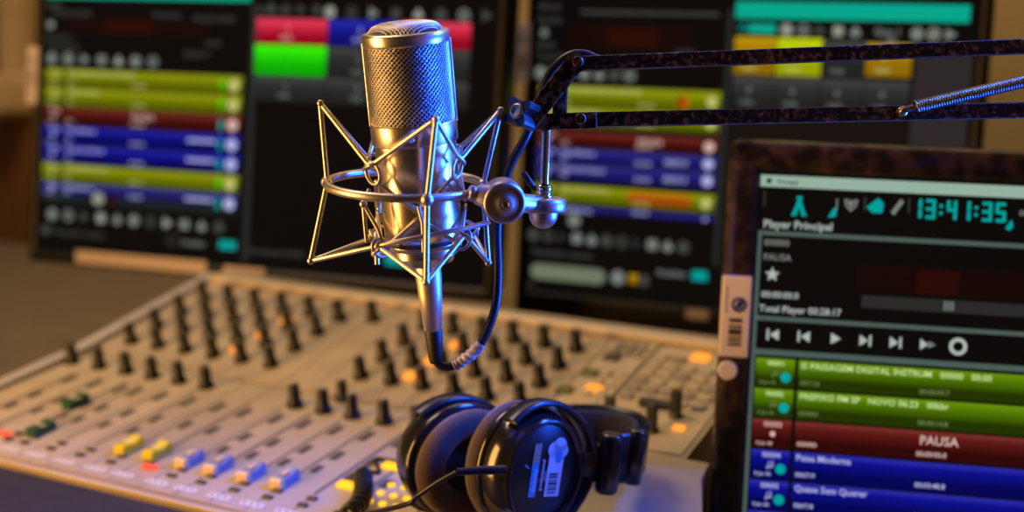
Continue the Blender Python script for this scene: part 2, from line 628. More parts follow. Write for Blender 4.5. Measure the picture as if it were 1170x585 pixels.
def button(x, y, m, sx=.010, sy=.006, h=.0025, name='push_button', label=None):
    key = (m, sx, sy, h)
    if key not in bproto:
        bb = MB()
        bb.box((0, 0, h / 2), (sx, sy, h), M[m], bev=.0006)
        o = bb.build(name, con)
        o.data.transform(parent_matrix(con))
        bproto[key] = o
        f = [True]
    else:
        f = [False]
    o = put(bproto[key], [], on(x, y, LIFT), Rc(y), f)
    if label:
        o['label'] = label
    return o


for cx, cap in chan:
    for yy in (.746, .757):
        if abs(cx + .714) < .001 and yy < .75:
            continue
        button(cx + .004, yy, 'keydark', .008, .0045, .0018)
for xx, yy in ((-.702, .750), (-.858, .751)):
    button(xx, yy, 'lit_red', .013, .006, .003, label='lit red button')
for xx, yy in ((-.802, .973), (-.799, 1.006), (-.797, 1.040), (-.607, 1.040), (-.612, 1.006), (-.614, .975)):
    button(xx, yy, 'lit_orange', .010, .010, .004, label='lit amber button')
button(-.453, 1.002, 'lit_orange', .014, .012, .003, label='lit amber button')
button(-.390, 1.082, 'lit_orange', .015, .012, .003, label='lit amber button')
button(-.362, .964, 'lit_orange', .009, .006, .003, label='lit amber button')
for xx, yy in ((-.545, .784), (-.533, .824)):
    button(xx, yy, 'lit_amber', .016, .008, .003, label='lit yellow button')
for i in range(3):
    for j in range(3):
        button(-.517 + .011 * i, .770 + .014 * j, 'lit_amber', .0045, .0045, .002, label='small lit yellow button')
for xx, yy in ((-.468, 1.028), (-.475, .994)):
    button(xx, yy, 'keygreen', .013, .010, .003)
button(-.463, 1.060, 'keydark', .014, .010, .003)
for i in range(3):
    for j in range(2):
        button(-.466 + .011 * i, 1.072 + .012 * j, 'keygrey', .008, .008, .003)
for i in range(2):
    for j in range(4):
        if (i, j) != (0, 0):
            button(-.455 + .012 * i, .972 + .018 * j + .006, 'keycap', .009, .009, .003)
for i in range(5):
    for j in range(6):
        x_, y_ = -.422 + .0155 * i, 1.000 + .0145 * j
        if x_ > -.405 and y_ > 1.07:
            continue
        button(x_, y_, random.choice(('keycap', 'keycap', 'keygrey', 'keycap')), .011, .008, .003)
# short black toggle paddles and the wide black bar of the talkback section
for xx, yy in ((-.417, .956), (-.381, .955), (-.372, .982)):
    R = Rc(yy) @ Matrix.Rotation(radians(-12), 3, 'X')
    c = MB(Matrix.Translation(on(xx, yy, LIFT)) @ R.to_4x4())
    c.box((0, 0, .011), (.0085, .006, .022), M['knob'], bev=.0015)
    c.lathe((0, 0, 0), Z, [(0, .006), (.002, .006), (.003, .004)], M['keydark'], 16)
    c.build('toggle_paddle', con)
c = MB(Matrix.Translation(on(-.392, .992, LIFT)) @ Rc(.99).to_4x4())
c.box((0, 0, .003), (.030, .007, .006), M['knob'], bev=.001)
c.build('talk_bar', con)
# white printed legend strips near the front edge
b = MB()
for cx, cap in chan:
    if cx > -.87:
        surf_quad(b, cx - .010, .7305, cx + .010, .7365, M['print'], LIFT + .0002)
        for q in range(3):
            surf_quad(b, cx - .008 + .006 * q, .7325, cx - .005 + .006 * q, .7345, M['groove'], LIFT + .0004)
b.build('legend_strip', con)


# ------------------------------------------------------------------ monitors
def seven(b, s, u, v, h, m, w):
    """seven-segment digits like the clock's"""
    SEG = {'0': 'abcdef', '1': 'bc', '2': 'abged', '3': 'abgcd', '4': 'fgbc', '5': 'afgcd', '6': 'afgedc', '7': 'abc', '8': 'abcdefg', '9': 'abcdfg'}
    wd, t = h * .50, h * .17
    for ch in s:
        if ch == ':':
            b.disc(u + t * .6, v + h * .32, t * .55, m, w)
            b.disc(u + t * .6, v + h * .68, t * .55, m, w)
            u += t * 2.2
            continue
        g = t * .12
        q = {'a': (g, h - t, wd - g, h), 'd': (g, 0, wd - g, t), 'g': (g, h / 2 - t / 2, wd - g, h / 2 + t / 2), 'f': (0, h / 2 + g, t, h - g), 'b': (wd - t, h / 2 + g, wd, h - g), 'e': (0, g, t, h / 2 - g), 'c': (wd - t, g, wd, h / 2 - g)}
        for sgm in SEG[ch]:
            a = q[sgm]
            b.quad(u + a[0], v + a[1], u + a[2], v + a[3], m, w)
        u += wd * 1.32
    return u


mm = .001


class Mon:
    def __init__(s, bl, yaw, tilt, W, H, bez, bezb, label, bezmat, round_=.006, depth=.045, drop=0.0):
        ex = V((cos(yaw), sin(yaw), 0))
        back = V((-sin(yaw), cos(yaw), 0))
        ez = (Z * cos(tilt) + back * sin(tilt))
        ey = ez.cross(ex)                                  # away from the viewer
        s.T = Matrix(((ex.x, ey.x, ez.x, bl[0]), (ex.y, ey.y, ez.y, bl[1]), (ex.z, ey.z, ez.z, bl[2]), (0, 0, 0, 1)))
        s.W, s.H = W, H
        foot = V(bl) + ex * W / 2 + back * .115
        s.root = thing('computer_monitor', label, 'monitor', (foot.x, foot.y, .75), yaw)
        # frame: four rounded bars around the display
        b = MB(s.T)
        T_ = .022
        bars = [((bez / 2, T_ / 2, (H - drop) / 2), (bez, T_, H + drop)), ((W - bez / 2, T_ / 2, (H - drop) / 2), (bez, T_, H + drop)),
                ((W / 2, T_ / 2, H - bez / 2), (W, T_, bez)), ((W / 2, T_ / 2, (bezb - drop) / 2), (W, T_, bezb + drop))]
        for c, z in bars:
            b.box(c, z, bezmat, bev=min(round_, .45 * min(z)), seg=3)
        b.build('bezel', s.root)
        b = MB(s.T)
        b.box((W / 2, T_ + depth / 2 - .006, H / 2), (W - .012, depth, H - .012), M['bezel'], bev=.012, seg=3)
        b.build('back_shell', s.root)
        b = MB(s.T)
        b.box((W / 2, .0105, H / 2), (W - bez * 1.2, .014, H - bez * 1.2), M['display'])
        s.scr = b.build('screen', s.root)
        # stand: neck and round-cornered foot plate on the desk
        lo = s.T @ V((W / 2, .05, .06))
        b = MB()
        b.tube([lo, V((lo.x, lo.y, lo.z)) * .3 + V((foot.x, foot.y, .80)) * .7, V((foot.x, foot.y, .766))], [.020, .022, .026], M['bezel'], 16)
        b.build('stand_neck', s.root)
        Ry = Matrix.Rotation(yaw, 3, 'Z')
        MB().box((foot.x, foot.y, .756), (.24, .17, .011), M['bezel'], R=Ry, bev=.005, seg=3).build('stand_foot', s.root)

    def layer(s):
        return MB(s.T @ Matrix.Scale(mm, 4))

    def put(s, b, name, label=None):
        o = b.build(name, s.scr)
        if label:
            o['label'] = label
        return o

    def plate(s, u0, v0, u1, v1, m, name, draw=None, label=None, t=2.0, w=0.0):
        b = s.layer()
        b.box(((u0 + u1) / 2, w - t / 2, (v0 + v1) / 2), (u1 - u0, t, v1 - v0), m, bev=min(t * .45, 1.0), seg=2)
        if draw:
            draw(b, w - t - .15)
        o = b.build(name, s.root)
        if label:
            o['label'] = label
        return o


WQ = 3.1      # mm behind the bezel front: first layer of the picture; smaller = nearer the viewer


def icons(mon, u0, u1, v, n, r, mats, w=WQ - .2):
    for k in range(n):
        b = mon.layer()
        u = u0 + (u1 - u0) * k / (n - 1)
        m = mats[k % len(mats)]
        t = k % 5
        if t == 0:
            b.disc(u, v, r, m, w)
        elif t == 1:
            b.ring(u, v, r, r * .35, m, w)
            b.disc(u, v, r * .35, m, w)
        elif t == 2:
            b.poly([(u - r * .8, v - r), (u + r, v), (u - r * .8, v + r)], m, w)
        elif t == 3:
            b.quad(u - r * .8, v - r * .8, u + r * .8, v + r * .8, m, w)
        else:
            b.poly([(u - r, v - r * .4), (u, v + r), (u + r, v - r * .4), (u, v - r)], m, w)
        mon.put(b, 'screen_icon')


def row(mon, u0, us, u1, vt, h, m, tm, tmd, num, t1, t2, t3, big=None, note=True, extra=None):
    b = mon.layer()
    vb = vt - h
    b.quad(u0, vb, us - 1.2, vt, m, WQ)
    b.quad(us + 1.2, vb, u1, vt, m, WQ)
    w = WQ - .25
    b.text(num, u0 + 8, vt - 5.2, 5.2, tm, w)
    b.text('0 Jan 00', u0 + 3, vb + 2.2, 3.6, tmd, w)
    if note:
        c = (u0 + us) / 2
        b.tube([(c - 1.5, w, vb + h * .40), (c - 1.5, w, vb + h * .58), (c + 1.2, w, vb + h * .62), (c + 1.2, w, vb + h * .45)], .35, tmd, 5)
        b.disc(c - 2.1, vb + h * .39, .9, tmd, w)
        b.disc(c + .6, vb + h * .44, .9, tmd, w)
        b.disc(c + 7, vb + h * .36, 3.7, M['teal'], w - .1)
    else:
        b.disc((u0 + us) / 2, vb + h * .5, 2.0, tm, w)
    if t1:
        b.text(t1, us + 3, vt - 6.0, 6.4, tm, w)
    b.text(t2, us + 3, vb + 3.0, 4.6, tmd, w)
    if big:
        b.text(big, us + (88 if u1 - us > 160 else (u1 - us) * .42), vt - 9.5, 8.8, tm, w)
    b.text(t3, us + (86 if u1 - us > 160 else (u1 - us) * .42), vb + 2.6, 5.0, tmd, w)
    if extra:
        extra(b, w)
    return mon.put(b, 'playlist_row')


# ---- right-hand monitor, nearest
R_ = Mon((-.312, .8972, .769), radians(18), .2, .520, .325, .024, .024,
         'monitor with brown-black bezel nearest the camera, clock reading 13:41:35 on screen', M['bezel_brown'], round_=.007)
b = R_.layer()
b.quad(24, 290.5, 496, 299, M['titlebar'], WQ)
b.disc(30, 294.8, 2, M['ink'], WQ - .2)
b.text('Principal', 36, 293.0, 4.4, M['ink'], WQ - .2)
R_.put(b, 'title_bar', 'pale title bar')
b = R_.layer()
w = WQ - .2
b.poly([(47, 270), (51.5, 282), (53.5, 282), (58, 270), (54.5, 270), (52.5, 276.5), (50.5, 270)], M['teal'], w)
b.quad(50.5, 282, 54.5, 284.5, M['teal'], w)
b.poly([(73, 270), (77, 277), (79, 277), (79, 271)], M['teal'], w)
b.quad(78.6, 276, 79.6, 284, M['grey'], w)
R_.put(b, 'screen_icon')
b = R_.layer()
b.poly([(84, 284), (94, 284), (93, 279), (89, 275), (85, 279)], M['grey'], w)
b.ring(89, 281, 3.2, .9, M['ink'], w - .1)
R_.put(b, 'screen_icon')
b = R_.layer()
b.poly([(100, 279), (108, 286), (112, 282), (111, 275), (104, 275)], M['teal'], w)
b.quad(98.4, 276, 99.2, 286, M['greyd'], w)
R_.put(b, 'screen_icon')
b = R_.layer()
b.poly([(117, 276), (123.5, 286), (126, 284), (119.5, 274)], M['grey'], w)
b.quad(129, 276, 129.8, 287, M['greyd'], w)
b.poly([(196, 268.5), (200, 275), (201.5, 270), (199, 267)], M['teal'], w)
b.text('000', 205, 278, 6, M['grey'], w)
b.quad(27, 276, 27.8, 287, M['greyd'], w)
R_.put(b, 'screen_icon')
b = R_.layer()
seven(b, '13:41:35', 131.5, 272.6, 14.2, M['teal'], WQ - .2)
R_.put(b, 'clock_readout', 'teal digital clock')
b = R_.layer()
b.text('Player Principal', 27.5, 260.6, 8.2, M['white'], WQ - .2, sx=.98)
b.quad(25, 255, 496, 258.3, M['line'], WQ)
b.quad(24.3, 18, 27, 258, M['line'], WQ)
b.quad(27, 193, 496, 196.2, M['line'], WQ)
b.quad(27, 168, 496, 172.2, M['line'], WQ)
b.text('00000', 29, 247.6, 6.6, M['grey'], w, sx=1.1)
b.text('PAUSA', 29, 237.0, 6.6, M['grey'], w, sx=1.0)
b.poly([(36 + (5.6 if k % 2 == 0 else 2.4) * sin(pi * k / 5), 226.5 + (5.6 if k % 2 == 0 else 2.4) * cos(pi * k / 5)) for k in range(10)], M['white'], w)
b.text('00:00:00.0', 29, 209.8, 6.4, M['white'], w)
b.text('Total Player 00:28:17', 28, 199.4, 6.9, M['white'], w, sx=.98)
b.quad(95, 218, 215, 238, M['redglow2'], WQ)
b.quad(138, 219, 166, 236, M['redglow'], WQ - .1)
b.quad(100, 206.5, 330, 215.5, M['btn'], WQ)
for k in range(3):
    b.quad(157 + 2.6 * k, 208, 158.4 + 2.6 * k, 214.5, M['grey'], w)
R_.put(b, 'player_panel')
b = R_.layer()
v = 183
for u, kind in ((39, 'p'), (61, 'p'), (83, 'o'), (104, 'n'), (125, 'n'), (147, 'f'), (168, 'c')):
    m = M['white']
    if kind == 'p':
        b.quad(u - 4.6, v - 4, u - 3, v + 4, m, w)
        b.poly([(u + 4, v - 4), (u + 4, v + 4), (u - 2.4, v)], m, w)
    elif kind == 'o':
        b.poly([(u - 3, v - 4), (u + 4, v), (u - 3, v + 4)], m, w)
    elif kind == 'n':
        b.poly([(u - 4, v - 4), (u + 2, v), (u - 4, v + 4)], m, w)
        b.quad(u + 2.6, v - 4, u + 4.2, v + 4, m, w)
    elif kind == 'f':
        b.poly([(u - 5, v - 4), (u + .5, v), (u - 5, v + 4)], m, w)
        b.poly([(u + .5, v - 2.5), (u + 6, v), (u + .5, v + 2.5)], M['grey'], w)
    else:
        b.ring(u, v, 6.2, 2.6, m, w)
R_.put(b, 'transport_buttons')
rows = [('row_green', 't_green', 't_greend', '00001', 'IS PASSAGEM DIGITAL INSTRUM   00000   00:00', '007126', '00:00:09.7', None, True),
        ('row_green', 't_green', 't_greend', '00002', 'PREFIXO FM SP   NOVO 06:23   00kbr', '000000', '00:00:14.8', None, True),
        ('row_red', 't_red', 't_red', '00003', None, '000000', '00:00:00.0', 'PAUSA', False),
        ('row_blue', 't_blue', 't_blue', '00004', 'Paixa Moderna', '006719', '00:03:48.8', None, True),
        ('row_blue', 't_blue', 't_blue', '00005', 'Quase Sem Querer', '006718', '00:04:40.0', None, True),
        ('row_blue', 't_blue', 't_blue', '00006', 'Paixa', '006720', '00:03:10.0', None, True)]
for k, (m, t, td, num, a, c, d, big, nt_) in enumerate(rows):
    row(R_, 28, 57, 300, 165.8 - 22 * k, 20.6, M[m], M[t], M[td], num, a, c, d, big, nt_)


def tag_draw(b, w):
    b.ring(13.6, 203, 5.6, 2.2, M['tag_blue'], w)
    b.poly([(10.5, 199), (16, 201), (17, 207), (12, 205)], M['tag_blue'], w)
    for k, (z0, z1) in enumerate(((190, 193), (186.2, 188), (181, 185.4), (178.6, 180), (176, 177.8), (173, 175))):
        b.quad(7, z0 - 0, 16.5, z1, M['tag_ink'], w)
    for k in range(9):
        b.quad(4.0, 197 + 2.2 * k, 5.2, 198.4 + 2.2 * k, M['tag_blue'], w)


R_.plate(.6, 165, 22, 224, M['tag'], 'asset_tag', tag_draw, 'cream asset tag with bar code', t=2.2)
b = R_.layer()
b.lathe((8.2, 0, 155), (0, -1, 0), [(0, 7.2), (1.2, 7.2), (2.0, 6.2)], M['tag'], 28)
o = b.build('round_sticker', R_.root)

# ---- left monitor at the back
L_ = Mon((-1.194, 1.082, .893), radians(10), .086, .556, .330, .0125, .0145,
         'black monitor at the far left behind the microphone, red and green blocks on its screen', M['bezel'])
b = L_.layer()
w = WQ - .2
b.quad(14, 295, 268, 303, M['teal_bar'], WQ)
L_.put(b, 'title_bar', 'teal title bar')
b = L_.layer()
b.text('00000', 14, 284, 8, M['greyd'], w)
b.text('PAUSA 00:00', 22, 275, 9, M['greyd'], w)
b.text('Locutor', 14, 284, 6, M['greyd'], w)
b.poly([(20 + (6 if k % 2 == 0 else 2.8) * sin(pi * k / 5), 265 + (6 if k % 2 == 0 else 2.8) * cos(pi * k / 5)) for k in range(10)], M['soft'], w)
b.text('00:00:00.0', 14, 248, 8, M['greyd'], w)
b.text('Total 00:28', 14, 238, 9, M['greyd'], w)
b.text('Proximas', 150, 276, 9, M['greyd'], w)
b.text('PAUSA 00:00', 200, 273, 9, M['greyd'], w)
b.text('00:00', 216, 247, 8, M['greyd'], w)
b.text('00:28:17', 190, 235, 9, M['greyd'], w)
b.quad(40, 256, 220, 275, M['redglow2'], WQ)
b.quad(90, 258, 150, 273, M['redglow'], WQ - .1)
L_.put(b, 'player_panel')
b = L_.layer()
icons(L_, 23, 152, 228, 7, 6.3, [M['grey'], M['soft'], M['grey']])
L_.put(b, 'transport_buttons')
lrows = ['row_yellow', 'row_yellow', 'row_red', 'row_blue', 'row_blue', 'row_yellow', 'row_blue2']
names = ['PASSAGEM DIGITAL INSTRUM', 'PREFIXO FM SP', None, 'Paixa Moderna', 'Quase Sem Querer', 'PASSAGEM DIGITAL', 'Paixa Moderna']
for k, m in enumerate(lrows):
    t = M['t_yel'] if 'yel' in m else M['t_red'] if 'red' in m else M['t_blue']

    def ex(b, w, vt=216.5 - 21 * k, t=t, m=m):
        b.disc(252, vt - 10, 6.5, t, w)
        b.quad(236, vt - 16, 240, vt - 5, M['teal'] if 'yel' not in m else M['cart_green'], w)
        b.quad(198, vt - 9, 232, vt - 6, t, w) if 'blue' in m else None
    row(L_, 15, 41, 262, 216.5 - 21 * k, 19.6 if k < 6 else 14, M[m], t, t, '0000%d' % (k + 1), names[k], '0067', '00:03:48', 'PAUSA' if 'red' in m else None, False, ex)
b = L_.layer()
b.quad(270, 20, 277, 292, M['btn'], WQ)
L_.put(b, 'scroll_bar')
b = L_.layer()
b.quad(15, 68, 262, 83, M['ink'], WQ)
b.disc(89, 76, 7.2, M['soft'], w)
b.text('00:00', 22, 73, 8, M['greyd'], w)
b.quad(100, 71, 112, 80, M['redglow'], w)
icons(L_, 30, 241, 55, 11, 6.4, [M['grey'], M['grey'], M['greyd'], M['soft']])
L_.put(b, 'volume_slider')
b = L_.layer()
b.disc(22, 37, 6, M['greyd'], w)
b.text('Pesquisar musica', 33, 33, 9.5, M['greyd'], w)
L_.put(b, 'search_field')
b = L_.layer()
b.text('Atualizar', 196, 33, 8, M['grey'], w)
b.quad(242, 32, 262, 41, M['teal'], w)
b.ring(184, 37, 6, 1.5, M['greyd'], w)
L_.put(b, 'update_button')
b = L_.layer()
icons(L_, 292, 345, 288, 4, 5.4, [M['greyd'], M['greyd']])
icons(L_, 360, 532, 286, 8, 6.2, [M['soft'], M['greyd'], M['grey'], M['greyd']])
b.text('00 Jan 00', 276, 283, 10, M['greyd'], w)
L_.put(b, 'date_readout')
b = L_.layer()
b.text('Cartucheira 00:00', 276, 30, 9, M['greyd'], w)
L_.put(b, 'status_text')
b = L_.layer()
b.quad(436, 30, 468, 42, M['teal'], w)
L_.put(b, 'status_block')


def cart(mon, u0, v0, u1, v1, m, t, s='00'):
    b = mon.layer()
    b.quad(u0, v0, u1, v1, M[m], WQ)
    b.text(s, (u0 + u1) / 2 - 6, (v0 + v1) / 2, 8, t, WQ - .2)
    b.text('00:00', (u0 + u1) / 2 - 12, v0 + 4, 6, t, WQ - .2)
    mon.put(b, 'cart_button')


for i in range(3):
    for j in range(3):
        c = {(0, 0): 'cart_red', (1, 0): 'cart_blue', (2, 0): 'cart_red', (0, 1): 'cart_green'}.get((i, j), 'cart_gry')
        u0 = (275, 359, 441)[i]
        u1 = (358, 440, 516)[i]
        v1 = (278, 250.5, 218)[j]
        v0 = (252, 219.5, 192)[j]
        cart(L_, u0, v0, u1, v1, c, M['grey'] if c == 'cart_gry' else M[{'cart_red': 't_red', 'cart_blue': 't_blue', 'cart_green': 'cart_green'}[c]], '%d' % (i + 3 * j + 1))


def tagl(b, w):
    b.ring(.5, 224, 4, 1.6, M['tag_blue'], w)
    b.text('01 CPD', 3, 182, 6, M['tag_ink'], w, rot=pi / 2)
    for k in range(5):
        b.quad(-4, 200 + 3 * k, 5, 201.6 + 3 * k, M['tag_ink'], w)


L_.plate(-6, 177, 8, 240, M['tag_pink'], 'asset_tag', tagl, 'pale asset tag', t=1.6, w=-.1)
L_.plate(65, 3.5, 230, 17.5, M['labelstrip'], 'label_strip', None, 'pinkish label strip', t=1.2)
L_.plate(251, 4.5, 300, 15, M['labelstrip'], 'label_strip', None, 'pinkish label strip', t=1.2)

# ---- middle monitor at the back
C_ = Mon((-.6843, 1.2942, .8718), radians(6), .038, .470, .352, .0125, .0150,
         'black monitor behind the boom arm, teal bar and yellow blocks on its screen', M['bezel'], drop=.014)
b = C_.layer()
b.quad(225, 311.5, 449, 328, M['teal_bar'], WQ)
C_.put(b, 'title_bar', 'teal title bar')
b = C_.layer()
b.text('000 00', 12, 316, 9, M['greyd'], w)
b.text('PAUSA', 12, 302, 9, M['greyd'], w)
b.poly([(20 + (6 if k % 2 == 0 else 2.8) * sin(pi * k / 5), 292 + (6 if k % 2 == 0 else 2.8) * cos(pi * k / 5)) for k in range(10)], M['grey'], w)
b.text('00:00', 13, 276, 9, M['greyd'], w)
b.text('Total 00', 13, 264, 9, M['greyd'], w)
b.quad(60, 313, 208, 316, M['greyd'], WQ)
b.quad(50, 276, 180, 302, M['redglow2'], WQ)
b.quad(90, 280, 145, 299, M['redglow'], WQ - .1)
b.text('00:00', 165, 272, 9, M['greyd'], w)
C_.put(b, 'player_panel')
b = C_.layer()
icons(C_, 18, 117, 250, 7, 6.4, [M['grey'], M['grey'], M['greyd']])
C_.put(b, 'transport_buttons')
crow = ['row_yellow', 'row_yellow', 'row_red', 'row_blue2', 'row_blue2', 'row_yellow', 'row_blue2']
tops = [237, 214, 189, 171, 153.5, 132, 110]
hts = [21.5, 19, 16.5, 15.5, 15, 18.5, 6]
for k, m in enumerate(crow):
    t = M['t_yel'] if 'yel' in m else M['t_red'] if 'red' in m else M['t_blue']

    def ex(b, w, vt=tops[k], h=hts[k], t=t, m=m, k=k):
        b.disc(206, vt - h / 2, 5.5 if h > 10 else 2, t, w)
        if k == 5:
            b.quad(123, vt - h + 3, 190, vt - 2, M['row_orange'], w + .1)
        if k == 0:
            b.disc(176, vt - 12, 7, M['row_orange'], w)
        if 'blue' in m and h > 10:
            b.text('00:03 0', 160, vt - 11, 8, t, w)
    row(C_, 18, 42, 215, tops[k], hts[k], M[m], t, t, '0000%d' % (k + 1), names[k], '0067', '00:03:48', 'PAUSA' if 'red' in m else None, False, ex)
b = C_.layer()
b.quad(217.5, 60, 222.5, 320, M['btn'], WQ)
C_.put(b, 'scroll_bar')
b = C_.layer()
b.disc(64, 95, 7, M['grey'], w)
C_.put(b, 'slider_knob')
b = C_.layer()
icons(C_, 18, 185, 76, 11, 6.6, [M['greyd'], M['greyd'], M['btn'], M['grey'], M['grey']])
b.text('Pesquisar musica', 18, 55, 10, M['greyd'], w)
C_.put(b, 'search_text')
b = C_.layer()
b.text('Atualizar', 158, 45, 9, M['grey'], w)
b.quad(196, 43, 212, 53, M['teal'], w)
C_.put(b, 'update_button')
b = C_.layer()
n = 12
b.poly([(25 + 8 * cos(pi / 2 + pi * k / n), 37 + 8 * sin(pi / 2 + pi * k / n)) for k in range(n + 1)] + [(94 + 8 * cos(-pi / 2 + pi * k / n), 37 + 8 * sin(-pi / 2 + pi * k / n)) for k in range(n + 1)], emis('screen search pill', (108, 118, 96)), w)
b.disc(116, 38, 7.5, M['grey'], w)
b.quad(128, 33, 138, 43, M['cart_och'], w)
b.quad(140, 32, 150, 43, M['greyd'], w)
b.disc(13 + 5, 22, 4, M['btn'], w)
C_.put(b, 'taskbar', 'taskbar with a pale search field')
b = C_.layer()
b.ring(233, 302, 4, 1.4, M['teal'], w)
b.quad(239, 297, 266, 306, M['teal_bar'], w)
C_.put(b, 'on_air_button')
b = C_.layer()
icons(C_, 277, 344, 301, 5, 6.0, [M['soft'], M['grey'], M['greyd']])
b.text('Qua 1', 362, 298, 10, M['grey'], w)
b.text('09', 374, 290, 9, M['grey'], w)
icons(C_, 402, 433, 300, 3, 6.0, [M['grey'], M['soft']])
C_.put(b, 'date_readout')
b = C_.layer()
b.quad(402, 15, 455, 290, emis('screen side panel', (46, 39, 40)), WQ)
b.quad(226, 15, 400, 218, emis('screen lower panel', (24, 18, 15)), WQ)
C_.put(b, 'side_panel')
for (u0, v0, u1, v1, c) in ((226, 256, 268, 293, 'cart_och'), (269, 256, 313, 293, 'cart_yel'), (314, 256, 355, 292, 'cart_gry'), (356, 258, 399, 290, 'cart_och'),
                            (226, 222, 268, 254, 'cart_gry'), (269, 222, 313, 254, 'cart_gry'), (314, 222, 355, 254, 'cart_gry'), (356, 222, 399, 254, 'cart_gry')):
    cart(C_, u0, v0, u1, v1, c, M['grey'] if c == 'cart_gry' else M['t_yel'], '8')


def tagc(b, w):
    b.ring(-2, 284, 4, 1.6, M['tag_blue'], w)
    for k in range(6):
        b.quad(-6, 252 + 3 * k, 3, 253.6 + 3 * k, M['tag_ink'], w)


C_.plate(-8, 239, 6, 300, M['tag_pink'], 'asset_tag', tagc, 'pale asset tag', t=1.6, w=-.1)
C_.plate(193, 3, 217, 13, M['labelstrip'], 'label_strip', None, 'pinkish label strip', t=1.2)

# ------------------------------------------------------------------ microphone
MA = at(463, 37, .776)          # centre of the top rim
MBt = at(487, 300, .811)        # underside of the base
ax = (MBt - MA).normalized()    # pointing down the microphone
LEN = (MBt - MA).length
mic = thing('studio_microphone', 'champagne gold studio condenser microphone held upright in the wire shock mount', 'microphone', MBt)
px = lambda n: n * .79 / FPX    # a length of n photo pixels at the microphone
RH = px(49.5)
h_head = px(101)
h_band = px(124)
h_body = px(236)
side = (RT - ax * RT.dot(ax)).normalized()
front = side.cross(ax)
if front.dot(FW) > 0:
    front = -front
# dark core behind the mesh
core = MB().lathe(MA, ax, [(-px(6), RH * .3), (-px(5), RH * .6), (-px(3), RH * .74), (0, RH * .80), (px(6), RH * .9), (h_head, RH * .90)], M['capsule'], 40).build('capsule_core', mic)
# woven side grille: two sets of crossing spiral wires
b = MB()
NW = 54
turn = h_head / RH
for sgn in (1, -1):
    for k in range(NW):
        a0 = 2 * pi * k / NW
        pts = []
        for j in range(13):
            t = j / 12
            a = a0 + sgn * turn * t * 1.0
            e = (side * cos(a) + front * sin(a))
            pts.append(MA + ax * (px(7) + (h_head - px(7)) * t) + e * (RH * .955 + (.00022 if sgn > 0 else -.00022)))
        b.tube(pts, .00040, M['grille'], 5, caps=False)
b.build('side_grille', mic)
# domed top grille
b = MB()
dome = lambda x, y: MA + side * x + front * y - ax * (px(11) * max(0, 1 - ((x * x + y * y) / (RH * .86) ** 2) ** 2.2) ** .6 + px(1))
NG = 14
for axis in (0, 1):
    for k in range(-NG, NG + 1):
        c = RH * .86 * k / NG
        hw = sqrt(max((RH * .86) ** 2 - c * c, 0))
        if hw < .002:
            continue
        pts = []
        for j in range(11):
            t = -hw + 2 * hw * j / 10
            xr, yr = (c, t) if axis == 0 else (t, c)
            r45 = sqrt(.5)
            pts.append(dome((xr - yr) * r45, (xr + yr) * r45))
        b.tube(pts, .00026, M['grille'], 5, caps=False)
b.build('top_grille', mic)
b = MB()
b.lathe(MA, ax, [(px(1), RH * .84), (-px(1.6), RH * .86), (-px(1.6), RH * .93), (-px(.8), RH * .98), (px(1), RH), (px(11), RH), (px(12), RH * .985), (px(12), RH * .90)], M['rim_metal'], 64)
b.build('top_rim', mic)
for s in (1, -1):
    b = MB()
    for z0 in (0,):
        p0 = MA + side * s * RH * .985 + ax * px(9)
        p1 = MA + side * s * RH * .985 + ax * (h_head + px(2))
        b.tube([p0, p1], .0011, M['rim_metal'], 8)
    b.build('side_bar', mic)
b = MB()
b.lathe(MA, ax, [(h_head - px(1), RH * .92), (h_head - px(1), RH), (h_head + px(1), RH * 1.005), (h_band - px(1.5), RH * 1.005), (h_band, RH * .985), (h_band, RH * .93)], M['champagne'], 64)
b.build('head_band', mic)
p = MA + ax * (h_head + px(13)) + front * RH * 1.0
b = MB()
b.lathe(p, front, [(-.001, .0017), (.0006, .0017), (.0009, .0012), (.0004, .0008), (.0004, .0001)], M['chrome'], 16)
b.build('screw', mic)
b = MB()
RB = RH * .945
b.lathe(MA, ax, [(h_band - px(2), RB), (h_band + px(10), RB), (h_body - px(4), RB * .97), (h_body, RB * .96)], M['champagne'], 64)
b.build('body', mic)
b = MB()
b.lathe(MA, ax, [(h_body - px(.5), RB * .93), (h_body + px(.5), RB * .945), (h_body + px(5), RB * .945), (h_body + px(6), RB * .92)], M['rubber'], 48)
b.build('rubber_ring', mic)
b = MB()
b.lathe(MA, ax, [(h_body + px(5), RB * .95), (h_body + px(10), RB * .95), (h_body + px(11), RB * .9)], M['champagne'], 48)
zz = h_body + px(11)
pr = []
for k in range(9):
    pr += [(zz + px(1.1) * k, RB * .86), (zz + px(1.1) * (k + .5), RB * .83)]
pr += [(zz + px(11), RB * .74), (zz + px(19), RB * .70), (zz + px(21), RB * .60), (zz + px(21), .004)]
b.lathe(MA, ax, pr, M['champagne'], 48)
b.build('base', mic)

